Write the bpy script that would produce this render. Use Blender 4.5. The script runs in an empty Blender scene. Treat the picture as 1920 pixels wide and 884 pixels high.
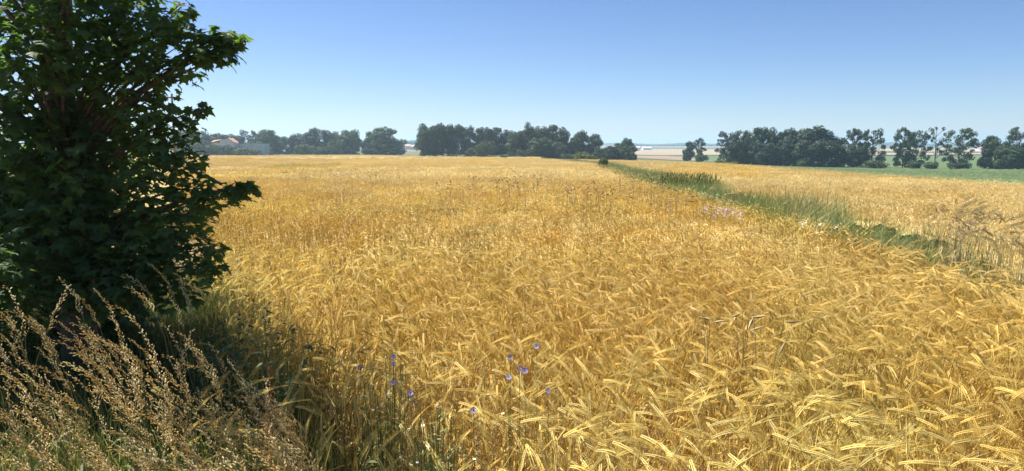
import bpy, math, random
import numpy as np
from mathutils import Vector, Matrix, Euler

# ------------------------------------------------------------------ camera, sky, sun, exposure
sc = bpy.context.scene
COL = sc.collection
W0, H0 = 1920.0, 884.0
HFOV = math.radians(70)
FPX = (W0 / 2) / math.tan(HFOV / 2)
CAM_Z = 1.80
HORIZON = 269.0
PITCH = math.atan((H0 / 2 - HORIZON) / FPX)
cd = bpy.data.cameras.new("camera"); cam = bpy.data.objects.new("camera", cd); COL.objects.link(cam)
cd.angle = HFOV; cd.clip_start = 0.05; cd.clip_end = 20000
cam.location = (0, 0, CAM_Z); cam.rotation_euler = (math.pi / 2 - PITCH, 0, 0)
sc.camera = cam

SUN_AZ, SUN_EL = math.radians(-55), math.radians(57)
world = bpy.data.worlds.new("World"); sc.world = world; world.use_nodes = True
wn = world.node_tree
sky = wn.nodes.new('ShaderNodeTexSky'); sky.sky_type = 'NISHITA'; sky.sun_disc = False
sky.sun_elevation = SUN_EL; sky.sun_rotation = SUN_AZ
sky.air_density = 0.75; sky.dust_density = 0.25; sky.ozone_density = 1.6; sky.altitude = 100
hsv = wn.nodes.new('ShaderNodeHueSaturation'); hsv.inputs['Saturation'].default_value = 1.12
wn.links.new(sky.outputs[0], hsv.inputs['Color']); 
tint = wn.nodes.new('ShaderNodeMix'); tint.data_type = 'RGBA'; tint.blend_type = 'MULTIPLY'; tint.inputs['Factor'].default_value = 1
tint.inputs[7].default_value = (0.90, 0.95, 1.11, 1)
wn.links.new(hsv.outputs[0], tint.inputs[6]); wn.links.new(tint.outputs[2], wn.nodes['Background'].inputs[0])
wn.nodes['Background'].inputs[1].default_value = 0.050
sd = bpy.data.lights.new("sun", 'SUN'); sun = bpy.data.objects.new("sun", sd); COL.objects.link(sun)
sd.energy = 5.0; sd.angle = math.radians(0.5); sd.color = (1.0, 0.94, 0.84)
sdir = Vector((math.sin(SUN_AZ) * math.cos(SUN_EL), math.cos(SUN_AZ) * math.cos(SUN_EL), math.sin(SUN_EL)))
sun.rotation_euler = sdir.to_track_quat('Z', 'Y').to_euler()
sun.location = (-20, 20, 40)
sc.view_settings.view_transform = 'Standard'; sc.view_settings.look = 'None'
sc.view_settings.exposure = 1.28; sc.view_settings.gamma = 1.0
sc.render.engine = 'CYCLES'
cy = sc.cycles
cy.max_bounces = 6; cy.diffuse_bounces = 3; cy.glossy_bounces = 2; cy.transmission_bounces = 4
cy.transparent_max_bounces = 8; cy.volume_bounces = 1; cy.use_denoising = True
cy.caustics_reflective = False; cy.caustics_refractive = False; cy.sample_clamp_indirect = 4.0

# ------------------------------------------------------------------ terrain function and pixel helpers
def hgt(x, y):
    x = np.asarray(x, float); y = np.asarray(y, float)
    yy = np.maximum(y, 0)
    z = -6.8 * (1 - np.exp(-yy * 0.0175 / 6.8))
    xr = np.maximum(x, 0)
    z = z - 3.0 * (1 - np.exp(-(xr / 72.0) ** 2))
    t = np.clip((yy - 500) / 2200.0, 0, 1)
    z = z + 5.0 * t * t * (3 - 2 * t)
    near = np.clip((yy - 30) / 100, 0, 1)
    z = z + near * (0.25 * np.sin(x * 0.031 + 1.0) * np.sin(y * 0.023) + 0.10 * np.sin(x * 0.09 + y * 0.05))
    return z
def hz(x, y): return float(hgt(x, y))
cP, sP = math.cos(PITCH), math.sin(PITCH)
def ray(px, py):
    a = (px - W0 / 2) / FPX; b = -(py - H0 / 2) / FPX
    return np.array([a, cP + b * sP, -sP + b * cP])
def hit(px, py, off=0.0):
    d = ray(px, py); t = 0.5
    while t < 9000:
        p = d * t
        if CAM_Z + p[2] <= hz(p[0], p[1]) + off: break
        t *= 1.003
    return float(d[0] * t), float(d[1] * t)
def at(px, py, Y):
    d = ray(px, py); t = Y / d[1]
    return Vector((d[0] * t, Y, CAM_Z + d[2] * t))
def proj(x, y, z):
    x = np.asarray(x, float); y = np.asarray(y, float); z = np.asarray(z, float) - CAM_Z
    dep = y * cP - z * sP; up = y * sP + z * cP
    return W0 / 2 + FPX * x / dep, H0 / 2 - FPX * up / dep

# ------------------------------------------------------------------ materials
MATS = {}
def mat(name, col, col2=None, col3=None, scale=1.0, rough=0.7, trans=0.0, tcol=None, rnd=0.0, fine=0.0, spec=0.3,
        patch=None, bump=0.0, bscale=30.0):
    """col/col2/col3 mixed by world-position noise; rnd = per-object value jitter; patch=(colour, scale, amount)"""
    m = bpy.data.materials.new(name); m.use_nodes = True; nt = m.node_tree; N = nt.nodes; L = nt.links
    bs = N['Principled BSDF']; out = N['Material Output']
    bs.inputs['Roughness'].default_value = rough
    bs.inputs['Specular IOR Level'].default_value = spec
    geo = N.new('ShaderNodeNewGeometry')
    nz = N.new('ShaderNodeTexNoise'); nz.inputs['Scale'].default_value = scale; nz.inputs['Detail'].default_value = 3
    L.new(geo.outputs['Position'], nz.inputs['Vector'])
    r = N.new('ShaderNodeValToRGB'); cr = r.color_ramp
    cr.elements[0].position = 0.34; cr.elements[0].color = (*col, 1)
    cr.elements[1].position = 0.66; cr.elements[1].color = (*(col2 or col), 1)
    if col3:
        e = cr.elements.new(0.5); e.color = (*col3, 1)
    L.new(nz.outputs['Fac'], r.inputs['Fac'])
    c = r.outputs['Color']
    if patch:
        n2 = N.new('ShaderNodeTexNoise'); n2.inputs['Scale'].default_value = patch[1]; n2.inputs['Detail'].default_value = 2
        L.new(geo.outputs['Position'], n2.inputs['Vector'])
        mr = N.new('ShaderNodeMapRange'); mr.inputs[1].default_value = 0.48; mr.inputs[2].default_value = 0.68
        mr.inputs[4].default_value = patch[2]
        L.new(n2.outputs['Fac'], mr.inputs[0])
        mx = N.new('ShaderNodeMix'); mx.data_type = 'RGBA'; L.new(mr.outputs[0], mx.inputs['Factor'])
        L.new(c, mx.inputs[6]); mx.inputs[7].default_value = (*patch[0], 1); c = mx.outputs[2]
    if rnd or fine:
        hs = N.new('ShaderNodeHueSaturation')
        L.new(c, hs.inputs['Color'])
        if fine:
            n3 = N.new('ShaderNodeTexNoise'); n3.inputs['Scale'].default_value = fine; n3.inputs['Detail'].default_value = 1
            L.new(geo.outputs['Position'], n3.inputs['Vector'])
            src = n3.outputs['Fac']
            if rnd == 0: rnd = 0.3
            m1 = N.new('ShaderNodeMapRange'); m1.inputs[1].default_value = 0.3; m1.inputs[2].default_value = 0.7
        else:
            oi = N.new('ShaderNodeObjectInfo'); src = oi.outputs['Random']
            m1 = N.new('ShaderNodeMapRange')
        m1.inputs[3].default_value = 1 - rnd; m1.inputs[4].default_value = 1 + rnd
        L.new(src, m1.inputs[0]); L.new(m1.outputs[0], hs.inputs['Value'])
        c = hs.outputs['Color']
    L.new(c, bs.inputs['Base Color'])
    if bump:
        nb = N.new('ShaderNodeTexNoise'); nb.inputs['Scale'].default_value = bscale; nb.inputs['Detail'].default_value = 4
        L.new(geo.outputs['Position'], nb.inputs['Vector'])
        bp = N.new('ShaderNodeBump'); bp.inputs['Strength'].default_value = bump; bp.inputs['Distance'].default_value = 0.1
        L.new(nb.outputs['Fac'], bp.inputs['Height']); L.new(bp.outputs[0], bs.inputs['Normal'])
    if trans:
        tr = N.new('ShaderNodeBsdfTranslucent'); ms = N.new('ShaderNodeMixShader'); ms.inputs[0].default_value = trans
        if tcol:
            mm = N.new('ShaderNodeMix'); mm.data_type = 'RGBA'; mm.blend_type = 'MULTIPLY'; mm.inputs['Factor'].default_value = 1
            L.new(c, mm.inputs[6]); mm.inputs[7].default_value = (*tcol, 1); L.new(mm.outputs[2], tr.inputs['Color'])
        else: L.new(c, tr.inputs['Color'])
        L.new(bs.outputs[0], ms.inputs[1]); L.new(tr.outputs[0], ms.inputs[2]); L.new(ms.outputs[0], out.inputs['Surface'])
    m.diffuse_color = (*col, 1)
    MATS[name] = m
    return m

M_STEM = mat('barley_straw', (0.52, 0.32, 0.06), (0.66, 0.47, 0.11), scale=2.0, rough=0.55, trans=0.25, rnd=0.3,
             patch=((0.36, 0.34, 0.08), 0.7, 0.6))
M_EAR = mat('barley_ear', (0.66, 0.465, 0.11), (0.80, 0.68, 0.25), (0.74, 0.575, 0.165), scale=0.45, rough=0.5, trans=0.45, rnd=0.25,
            patch=((0.63, 0.41, 0.13), 0.13, 0.6), spec=0.4)
M_LEAFB = mat('barley_leaf', (0.52, 0.34, 0.10), (0.60, 0.44, 0.14), scale=3.0, rough=0.6, trans=0.35, rnd=0.3,
              patch=((0.34, 0.36, 0.08), 0.8, 0.7))
M_EARP = mat('pale_barley_ear', (0.70, 0.56, 0.25), (0.78, 0.67, 0.35), scale=0.25, rough=0.5, trans=0.3, rnd=0.2,
             patch=((0.66, 0.48, 0.17), 0.05, 0.6))
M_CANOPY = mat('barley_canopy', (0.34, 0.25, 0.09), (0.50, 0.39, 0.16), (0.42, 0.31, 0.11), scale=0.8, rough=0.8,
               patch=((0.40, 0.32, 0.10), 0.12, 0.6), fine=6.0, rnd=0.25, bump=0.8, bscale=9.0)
M_RYE = mat('rye_straw', (0.38, 0.31, 0.15), (0.50, 0.40, 0.20), scale=3.0, rough=0.6, trans=0.2, rnd=0.25)
M_RYEEAR = mat('rye_ear', (0.17, 0.135, 0.05), (0.48, 0.37, 0.17), scale=5.0, rough=0.6, trans=0.15, rnd=0.3)
M_GRASS = mat('verge_green', (0.075, 0.115, 0.032), (0.13, 0.17, 0.05), scale=1.5, rough=0.6, trans=0.3, rnd=0.35)
M_GRASSY = mat('verge_olive', (0.13, 0.15, 0.035), (0.24, 0.21, 0.06), scale=1.5, rough=0.6, trans=0.3, rnd=0.3)
M_LUSH = mat('lush_green', (0.22, 0.32, 0.05), (0.42, 0.42, 0.11), scale=2.0, rough=0.55, trans=0.35, rnd=0.3)
M_STRIP = mat('strip_green', (0.14, 0.21, 0.05), (0.22, 0.27, 0.08), scale=0.5, rough=0.6, trans=0.3, rnd=0.3, patch=((0.36, 0.30, 0.13), 0.35, 0.7))
M_GSTEM = mat('grass_stem', (0.33, 0.25, 0.10), (0.24, 0.22, 0.07), scale=4.0, rough=0.6, trans=0.2, rnd=0.25)
M_SEED = mat('grass_seed', (0.70, 0.58, 0.30), (0.80, 0.74, 0.46), (0.62, 0.47, 0.22), scale=9.0, rough=0.6, trans=0.45, rnd=0.25)
M_DOCK = mat('dock_seed', (0.42, 0.16, 0.05), (0.55, 0.28, 0.09), scale=40.0, rough=0.6, trans=0.2)
M_MAPLE = mat('maple_leaf', (0.052, 0.092, 0.040), (0.080, 0.130, 0.050), scale=3.0, rough=0.6, trans=0.38,
              tcol=(2.6, 2.9, 0.8), fine=14.0, rnd=0.25, spec=0.2)
M_BARK = mat('maple_bark', (0.10, 0.075, 0.05), (0.17, 0.13, 0.09), scale=18.0, rough=0.9, bump=0.6, bscale=40.0)
M_FOL = mat('far_foliage', (0.034, 0.064, 0.024), (0.060, 0.098, 0.034), scale=0.25, rough=0.7, trans=0.12, rnd=0.3)
M_FOLD = mat('far_foliage_dark', (0.030, 0.058, 0.026), (0.050, 0.084, 0.034), scale=0.25, rough=0.7, trans=0.10, rnd=0.3)
M_FOLL = mat('far_foliage_light', (0.075, 0.11, 0.032), (0.11, 0.15, 0.05), scale=0.5, rough=0.7, trans=0.2, rnd=0.2)
M_TRUNK = mat('tree_trunk', (0.09, 0.07, 0.05), (0.14, 0.11, 0.08), scale=2.0, rough=0.9)
M_SOIL = mat('soil', (0.17, 0.11, 0.06), (0.27, 0.18, 0.085), scale=6.0, rough=0.95, bump=0.5, bscale=25, patch=((0.12, 0.13, 0.05), 0.3, 0.6))
M_BEET = mat('green_crop', (0.048, 0.080, 0.024), (0.088, 0.122, 0.038), scale=0.35, rough=0.8, fine=2.5, rnd=0.2, bump=0.8, bscale=2.0)
M_MEADOW = mat('meadow', (0.062, 0.105, 0.028), (0.082, 0.125, 0.036), scale=0.03, rough=0.9, fine=0.3, rnd=0.12)
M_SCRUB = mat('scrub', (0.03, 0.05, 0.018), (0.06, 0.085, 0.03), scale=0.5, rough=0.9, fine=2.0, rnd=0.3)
M_STUB = mat('stubble', (0.20, 0.145, 0.095), (0.24, 0.175, 0.115), scale=0.02, rough=0.9, fine=0.2, rnd=0.08)
M_PALE = mat('pale_field', (0.25, 0.195, 0.115), (0.29, 0.23, 0.14), scale=0.01, rough=0.9)
M_OLIVE = mat('olive_field', (0.09, 0.09, 0.032), (0.12, 0.11, 0.045), scale=0.02, rough=0.9)
M_BLUE = mat('cornflower_petal', (0.20, 0.21, 0.50), (0.34, 0.34, 0.62), scale=30.0, rough=0.6, trans=0.3, rnd=0.2)
M_PURP = mat('cornflower_centre', (0.20, 0.06, 0.35), (0.12, 0.04, 0.25), scale=60.0, rough=0.7)
M_WHITE = mat('white_petal', (0.78, 0.77, 0.68), (0.82, 0.80, 0.70), scale=30.0, rough=0.6, trans=0.2)
M_YELL = mat('yellow_disc', (0.75, 0.50, 0.06), scale=30.0)
M_LILAC = mat('lilac_petal', (0.55, 0.42, 0.55), (0.66, 0.54, 0.64), scale=8.0, rough=0.6, trans=0.2)
M_WEED = mat('weed_green', (0.14, 0.18, 0.05), (0.26, 0.29, 0.10), scale=12.0, rough=0.6, trans=0.3)
M_WEEDL = mat('weed_pale_green', (0.22, 0.30, 0.12), (0.30, 0.38, 0.17), scale=3.0, rough=0.5, trans=0.3)
M_PLASTER = mat('pale_plaster', (0.70, 0.69, 0.66), (0.76, 0.75, 0.72), scale=0.6, rough=0.9)
M_TILE = mat('red_tile', (0.40, 0.19, 0.14), (0.48, 0.25, 0.19), scale=0.7, rough=0.8)
M_WALLG = mat('grey_render', (0.60, 0.60, 0.57), (0.66, 0.66, 0.63), scale=0.4, rough=0.9)
M_DARK = mat('dark_glass', (0.03, 0.035, 0.04), rough=0.2)
M_WOODP = mat('weathered_wood', (0.16, 0.13, 0.10), (0.22, 0.18, 0.14), scale=8.0, rough=0.9)

# ------------------------------------------------------------------ mesh helpers
class MB:
    """collects numpy triangles with material slots"""
    def __init__(s): s.v = []; s.f = []; s.m = []; s.n = 0
    def add(s, v, f, mi=0):
        v = np.asarray(v, float).reshape(-1, 3); f = np.asarray(f, int).reshape(-1, 3)
        s.v.append(v); s.f.append(f + s.n); s.m.append(np.full(len(f), mi, int)); s.n += len(v)
    def merge(s, o, M=None):
        v, f, m = o.arrays()
        if M is not None: v = v @ M[:3, :3].T + M[:3, 3]
        s.v.append(v); s.f.append(f + s.n); s.m.append(m); s.n += len(v)
    def arrays(s):
        if not s.v: return np.zeros((0, 3)), np.zeros((0, 3), int), np.zeros(0, int)
        if len(s.v) > 1:
            s.v = [np.concatenate(s.v)]; s.f = [np.concatenate(s.f)]; s.m = [np.concatenate(s.m)]
        return s.v[0], s.f[0], s.m[0]
    def only(s, mi):
        v, f, m = s.arrays(); f = f[m == mi]; o = MB()
        if len(f) == 0: return o
        u, inv = np.unique(f, return_inverse=True); o.add(v[u], inv.reshape(-1, 3)); return o
    def mesh(s, name, mats, smooth=False):
        v, f, m = s.arrays(); me = bpy.data.meshes.new(name)
        me.vertices.add(len(v)); me.vertices.foreach_set('co', v.astype(np.float32).ravel())
        me.loops.add(len(f) * 3); me.loops.foreach_set('vertex_index', f.astype(np.int32).ravel())
        me.polygons.add(len(f)); me.polygons.foreach_set('loop_start', np.arange(len(f), dtype=np.int32) * 3)
        me.polygons.foreach_set('loop_total', np.full(len(f), 3, np.int32))
        for x in mats: me.materials.append(x)
        me.polygons.foreach_set('material_index', m.astype(np.int32))
        me.polygons.foreach_set('use_smooth', np.full(len(f), smooth))
        me.update(calc_edges=True); return me
def link(name, me, parent=None, loc=(0, 0, 0), rz=0.0, scl=1.0):
    o = bpy.data.objects.new(name, me); COL.objects.link(o); o.location = loc; o.rotation_euler = (0, 0, rz); o.scale = (scl,) * 3
    if parent is not None: o.parent = parent
    return o
def tag(o, label=None, cat=None, group=None, kind=None):
    for k, v in (('label', label), ('category', cat), ('group', group), ('kind', kind)):
        if v: o[k] = v
    return o
def frames(P):
    P = np.asarray(P, float); T = np.gradient(P, axis=0); T /= np.linalg.norm(T, axis=1)[:, None] + 1e-9
    a = np.array([0, 0, 1.0]) if abs(T[0][2]) < 0.9 else np.array([1.0, 0, 0])
    U = np.cross(T, a); U /= np.linalg.norm(U, axis=1)[:, None] + 1e-9; V = np.cross(T, U)
    return P, T, U, V
def tube(mb, P, R, k=3, mi=0, cap=False):
    P, T, U, V = frames(P); n = len(P); R = np.broadcast_to(np.asarray(R, float), (n,))
    a = np.arange(k) * 2 * math.pi / k
    v = P[:, None] + R[:, None, None] * (np.cos(a)[None, :, None] * U[:, None] + np.sin(a)[None, :, None] * V[:, None])
    f = []
    for i in range(n - 1):
        for j in range(k):
            j2 = (j + 1) % k; A, B, C, D = i * k + j, i * k + j2, (i + 1) * k + j2, (i + 1) * k + j
            f += [(A, B, C), (A, C, D)]
    mb.add(v.reshape(-1, 3), f, mi)
def ribbon(mb, P, Wd, side, mi=0):
    P = np.asarray(P, float); n = len(P); side = np.asarray(side, float)
    s = np.broadcast_to(side, (n, 3)) * np.asarray(Wd, float)[:, None]
    v = np.concatenate([P - s, P + s]); f = []
    for i in range(n - 1): f += [(i, i + 1, n + i + 1), (i, n + i + 1, n + i)]
    mb.add(v, f, mi)
def spindle(mb, a, b, r, k=4, mi=0, mid=0.45, flat=1.0):
    a = np.asarray(a, float); b = np.asarray(b, float); d = b - a; L = np.linalg.norm(d) + 1e-9; t = d / L
    u = np.cross(t, [0.3, 0.2, 1.0]); u /= np.linalg.norm(u) + 1e-9; w = np.cross(t, u); c = a + d * mid
    ang = np.arange(k) * 2 * math.pi / k
    ring = c + r * (np.cos(ang)[:, None] * u + flat * np.sin(ang)[:, None] * w)
    f = []
    for j in range(k): j2 = (j + 1) % k; f += [(0, 2 + j, 2 + j2), (1, 2 + j2, 2 + j)]
    mb.add(np.vstack([a, b, ring]), f, mi)
def boxm(mb, x0, x1, y0, y1, z0, z1, mi=0):
    v = [(x, y, z) for x in (x0, x1) for y in (y0, y1) for z in (z0, z1)]
    q = [(0, 1, 3, 2), (4, 6, 7, 5), (0, 4, 5, 1), (2, 3, 7, 6), (0, 2, 6, 4), (1, 5, 7, 3)]
    f = [];
    for a, b, c, d in q: f += [(a, b, c), (a, c, d)]
    mb.add(v, f, mi)
def xf(loc, rz=0.0, s=1.0, tilt=(0, 0)):
    return np.array(Matrix.Translation(loc) @ Matrix.Rotation(rz, 4, 'Z') @ Euler((tilt[0], tilt[1], 0)).to_matrix().to_4x4() @ Matrix.Scale(s, 4))

# ------------------------------------------------------------------ plant builders
def stalk(rg, lod, height=0.76, nod=None, ear_len=None, awn=0.10, stem_r=0.0015, ear_r=0.0047, leaves=2, z0=0.0, spread=0.05):
    """one cereal stalk nodding towards +X: materials 0 stem, 1 ear, 2 leaf"""
    mb = MB()
    if ear_len is None: ear_len = rg.uniform(.05, .085)
    if nod is None: nod = rg.uniform(1.65, 3.0) if rg.random() < .85 else rg.uniform(.4, 1.3)
    lean = rg.uniform(0.0, 0.22)
    n = {0: 9, 1: 5, 2: 3}[lod]
    pts = []; p = np.array([0.0, 0, z0]); ang = lean * 0.4
    seg = (height - z0) / (n - 1)
    sway = rg.uniform(-0.10, 0.10)
    for i in range(n):
        pts.append(p.copy())
        t = i / (n - 1); a = ang + (lean - ang) * t + (nod * 0.7) * max(0, (t - 0.72) / 0.28) ** 1.5
        p = p + seg * np.array([math.sin(a), sway * t, math.cos(a)])
    tube(mb, pts, np.linspace(stem_r * 1.3, stem_r * 0.7, n), 3, 0)
    top = pts[-1]; a = nod * 0.82 + lean
    ne = {0: 12, 1: 3, 2: 2}[lod]; ep = [top]
    for i in range(ne):
        t = (i + 1) / ne; aa = a + nod * 0.18 * t
        ep.append(ep[-1] + ear_len / ne * np.array([math.sin(aa), sway * 0.5, math.cos(aa)]))
    ep = np.array(ep); T = ep[-1] - ep[0]; T /= np.linalg.norm(T)
    side = np.array([-T[2], 0, T[0]]); lat = np.array([0, 1.0, 0]) * 0.7 + side * 0.7; lat /= np.linalg.norm(lat)
    if lod == 0:
        for i in range(ne):
            for s in (-1, 1):
                tt = ep[i + 1] - ep[i]; tt /= np.linalg.norm(tt)
                b = ep[i] + lat * s * ear_r * 0.35
                taper = 1.0 - 0.45 * abs(i / ne - 0.35)
                e = b + tt * 0.0125 + lat * s * ear_r * 0.75 * taper
                spindle(mb, b, e, ear_r * 0.52 * taper, 4, 1)
                d = tt + lat * s * rg.uniform(0.02, spread) + np.cross(tt, lat) * rg.uniform(-spread * .6, spread * .6)
                d /= np.linalg.norm(d); q = e + d * awn * rg.uniform(0.8, 1.15)
                w = np.cross(d, [rg.uniform(-1, 1), rg.uniform(-1, 1), rg.uniform(-1, 1)]); w /= np.linalg.norm(w) + 1e-6
                if awn > 0: mb.add([e - w * 0.0007, e + w * 0.0007, q + np.array([0, 0, -0.006])], [(0, 1, 2)], 1)
    else:
        spindle(mb, ep[0], ep[-1], ear_r * (1.0 if lod == 1 else 1.15), 4 if lod == 1 else 3, 1)
        na = 6 if lod == 1 else 2
        if awn <= 0: na = 0
        for i in range(na):
            b = ep[0] + (ep[-1] - ep[0]) * rg.uniform(0.1, 1.0)
            d = T + lat * rg.uniform(-spread, spread) + np.cross(T, lat) * rg.uniform(-spread, spread)
            q = b + d * awn * rg.uniform(0.85, 1.2)
            w = np.cross(d, [rg.uniform(-1, 1), rg.uniform(-1, 1), 0.3]); w /= np.linalg.norm(w) + 1e-6
            ww = 0.0013 if lod == 1 else 0.0035
            mb.add([b - w * ww, b + w * ww, q], [(0, 1, 2)], 1)
    if lod < 2:
        for i in range(leaves):
            h = rg.uniform(0.30, 0.75) * height
            if h < z0 + .05: continue
            j = min(n - 2, int((h - z0) / (height - z0) * (n - 1))); base = np.array(pts[j])
            az = rg.uniform(0, 2 * math.pi); L = rg.uniform(0.08, 0.17); dirv = np.array([math.cos(az), math.sin(az), 0])
            P = []
            for k in range(5):
                t = k / 4; P.append(base + dirv * L * t * 0.7 + np.array([0, 0, L * (0.55 * t - 1.25 * t * t)]))
            sd_ = np.array([-math.sin(az), math.cos(az), rg.uniform(-.5, .5)])
            ribbon(mb, P, np.array([0.002, 0.004, 0.0038, 0.0025, 0.0004]), sd_, 2)
    return mb

def blades(rg, n, h, rad, w=0.0035, seg=3, mi=0, droop=0.6):
    mb = MB()
    for i in range(n):
        a = rg.uniform(0, 2 * math.pi); r = rad * math.sqrt(rg.uniform(0, 1)); hh = h * rg.uniform(0.55, 1.1)
        b = np.array([math.cos(a) * r, math.sin(a) * r, 0]); az = rg.uniform(0, 2 * math.pi); ln = rg.uniform(0.05, droop)
        d = np.array([math.cos(az), math.sin(az), 0]); P = []
        for k in range(seg + 1):
            t = k / seg; P.append(b + d * hh * ln * t * t + np.array([0, 0, hh * (t - 0.35 * ln * t * t)]))
        wd = w * np.array([1.0 - (k / seg) ** 2 * 0.95 for k in range(seg + 1)])
        ribbon(mb, P, wd, (-math.sin(az + .6), math.cos(az + .6), 0.2), mi)
    return mb

def panicle_grass(rg, height=1.0, lean=0.35, nbr=26):
    """tall grass stem with an open brown seed head leaning towards +X: 0 stem, 1 seed, 2 leaf"""
    mb = MB(); n = 10; pts = []
    pl = rg.uniform(0.13, 0.20)
    for i in range(n):
        t = i / (n - 1); pts.append(np.array([height * lean * t ** 1.8, 0.03 * math.sin(t * 5) * rg.uniform(-1, 1), height * (t - 0.12 * t * t)]))
    top = pts[-1]; d = pts[-1] - pts[-2]; d /= np.linalg.norm(d)
    hp = [top]; m = 9; droop = rg.uniform(0.01, 0.075)
    for i in range(m):
        d = d + np.array([droop, 0, -droop * 0.9]); d /= np.linalg.norm(d); hp.append(hp[-1] + d * pl / m)
    tube(mb, pts, np.linspace(0.0016, 0.0008, n), 3, 0)
    tube(mb, hp, np.linspace(0.0008, 0.0003, m + 1), 3, 0)
    hp = np.array(hp)
    for i in range(nbr):
        t = (i + rg.uniform(0, 1)) / nbr; x = t * m; j = min(m - 1, int(x)); b = hp[j] + (hp[j + 1] - hp[j]) * (x - j)
        T = hp[j + 1] - hp[j]; T /= np.linalg.norm(T)
        az = rg.uniform(0, 2 * math.pi); u = np.cross(T, [0, 1, 0.1]); u /= np.linalg.norm(u); w = np.cross(T, u)
        L = 0.026 * (1 - 0.75 * t) * rg.uniform(0.5, 1.2) + 0.006
        e = b + T * L * 0.85 + (u * math.cos(az) + w * math.sin(az)) * L * 0.30 + np.array([0.0, 0, -0.15 * L])
        mb.add([b, e, b + np.array([0, 0, 0.0007])], [(0, 1, 2)], 0)
        ns = max(1, int(L / 0.008))
        for k in range(ns):
            q = b + (e - b) * ((k + 1) / ns); dd = T * 0.7 + np.array([rg.uniform(-.5, .5), rg.uniform(-.5, .5), rg.uniform(-.5, .3)])
            dd /= np.linalg.norm(dd); spindle(mb, q, q + dd * rg.uniform(0.008, 0.013), 0.0019, 3, 1)
    for i in range(2):
        j = rg.randint(2, 5); base = pts[j]; az = rg.uniform(0, 6.28); L = rg.uniform(0.15, 0.3); P = []
        for k in range(6):
            t = k / 5; P.append(base + np.array([math.cos(az), math.sin(az), 0]) * L * t * 0.7 + np.array([0, 0, L * (0.8 * t - 1.1 * t * t)]))
        ribbon(mb, P, np.array([0.002, 0.0035, 0.0035, 0.003, 0.002, 0.0003]), (-math.sin(az), math.cos(az), 0.3), 2)
    return mb

# ------------------------------------------------------------------ scatter by geometry nodes
def source(name, mb_list, mats):
    c = bpy.data.collections.new(name)
    for i, mb in enumerate(mb_list):
        me = mb.mesh('%s_%02d' % (name, i), mats); o = bpy.data.objects.new('%s_%02d' % (name, i), me); c.objects.link(o)
    return c
def scatter(name, coll, pts, rot, scl, idx, label, cat=None):
    me = bpy.data.meshes.new(name); pts = np.asarray(pts, np.float32); n = len(pts)
    me.vertices.add(n); me.vertices.foreach_set('co', pts.ravel())
    for nm, typ, arr, key in (('rot', 'FLOAT_VECTOR', rot, 'vector'), ('scl', 'FLOAT', scl, 'value'), ('idx', 'INT', idx, 'value')):
        a = me.attributes.new(nm, typ, 'POINT'); a.data.foreach_set(key, np.asarray(arr, np.int32 if typ == 'INT' else np.float32).ravel())
    o = link(name, me)
    g = bpy.data.node_groups.new(name + '_nodes', 'GeometryNodeTree')
    g.interface.new_socket('Geometry', in_out='INPUT', socket_type='NodeSocketGeometry')
    g.interface.new_socket('Geometry', in_out='OUTPUT', socket_type='NodeSocketGeometry')
    N = g.nodes; L = g.links
    gi = N.new('NodeGroupInput'); go = N.new('NodeGroupOutput'); ip = N.new('GeometryNodeInstanceOnPoints')
    ci = N.new('GeometryNodeCollectionInfo'); ci.inputs['Collection'].default_value = coll
    ci.inputs['Separate Children'].default_value = True; ci.inputs['Reset Children'].default_value = True
    def att(nm, t):
        a = N.new('GeometryNodeInputNamedAttribute'); a.data_type = t; a.inputs['Name'].default_value = nm; return a.outputs['Attribute']
    e2r = N.new('FunctionNodeEulerToRotation')
    L.new(att('rot', 'FLOAT_VECTOR'), e2r.inputs[0]); L.new(e2r.outputs[0], ip.inputs['Rotation'])
    L.new(att('scl', 'FLOAT'), ip.inputs['Scale']); L.new(att('idx', 'INT'), ip.inputs['Instance Index'])
    ip.inputs['Pick Instance'].default_value = True
    L.new(gi.outputs[0], ip.inputs['Points']); L.new(ci.outputs[0], ip.inputs['Instance']); L.new(ip.outputs[0], go.inputs[0])
    md = o.modifiers.new('scatter', 'NODES'); md.node_group = g
    tag(o, label, cat, kind='stuff'); return o

R = np.random.default_rng(7)
def smooth_noise(x, y, s, seed=0):
    r = np.random.default_rng(seed); ph = r.uniform(0, 6.28, 8); fx = r.normal(0, 1, 8) / s; fy = r.normal(0, 1, 8) / s
    return sum(np.sin(x * fx[i] * 3 + y * fy[i] * 3 + ph[i]) for i in range(8)) / 8 * 1.7
def jittered(x0, x1, y0, y1, d):
    nx = max(1, int((x1 - x0) / d)); ny = max(1, int((y1 - y0) / d))
    gx, gy = np.meshgrid(np.arange(nx), np.arange(ny))
    x = x0 + (gx.ravel() + R.uniform(0, 1, nx * ny)) * d; y = y0 + (gy.ravel() + R.uniform(0, 1, nx * ny)) * d
    return x, y
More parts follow.
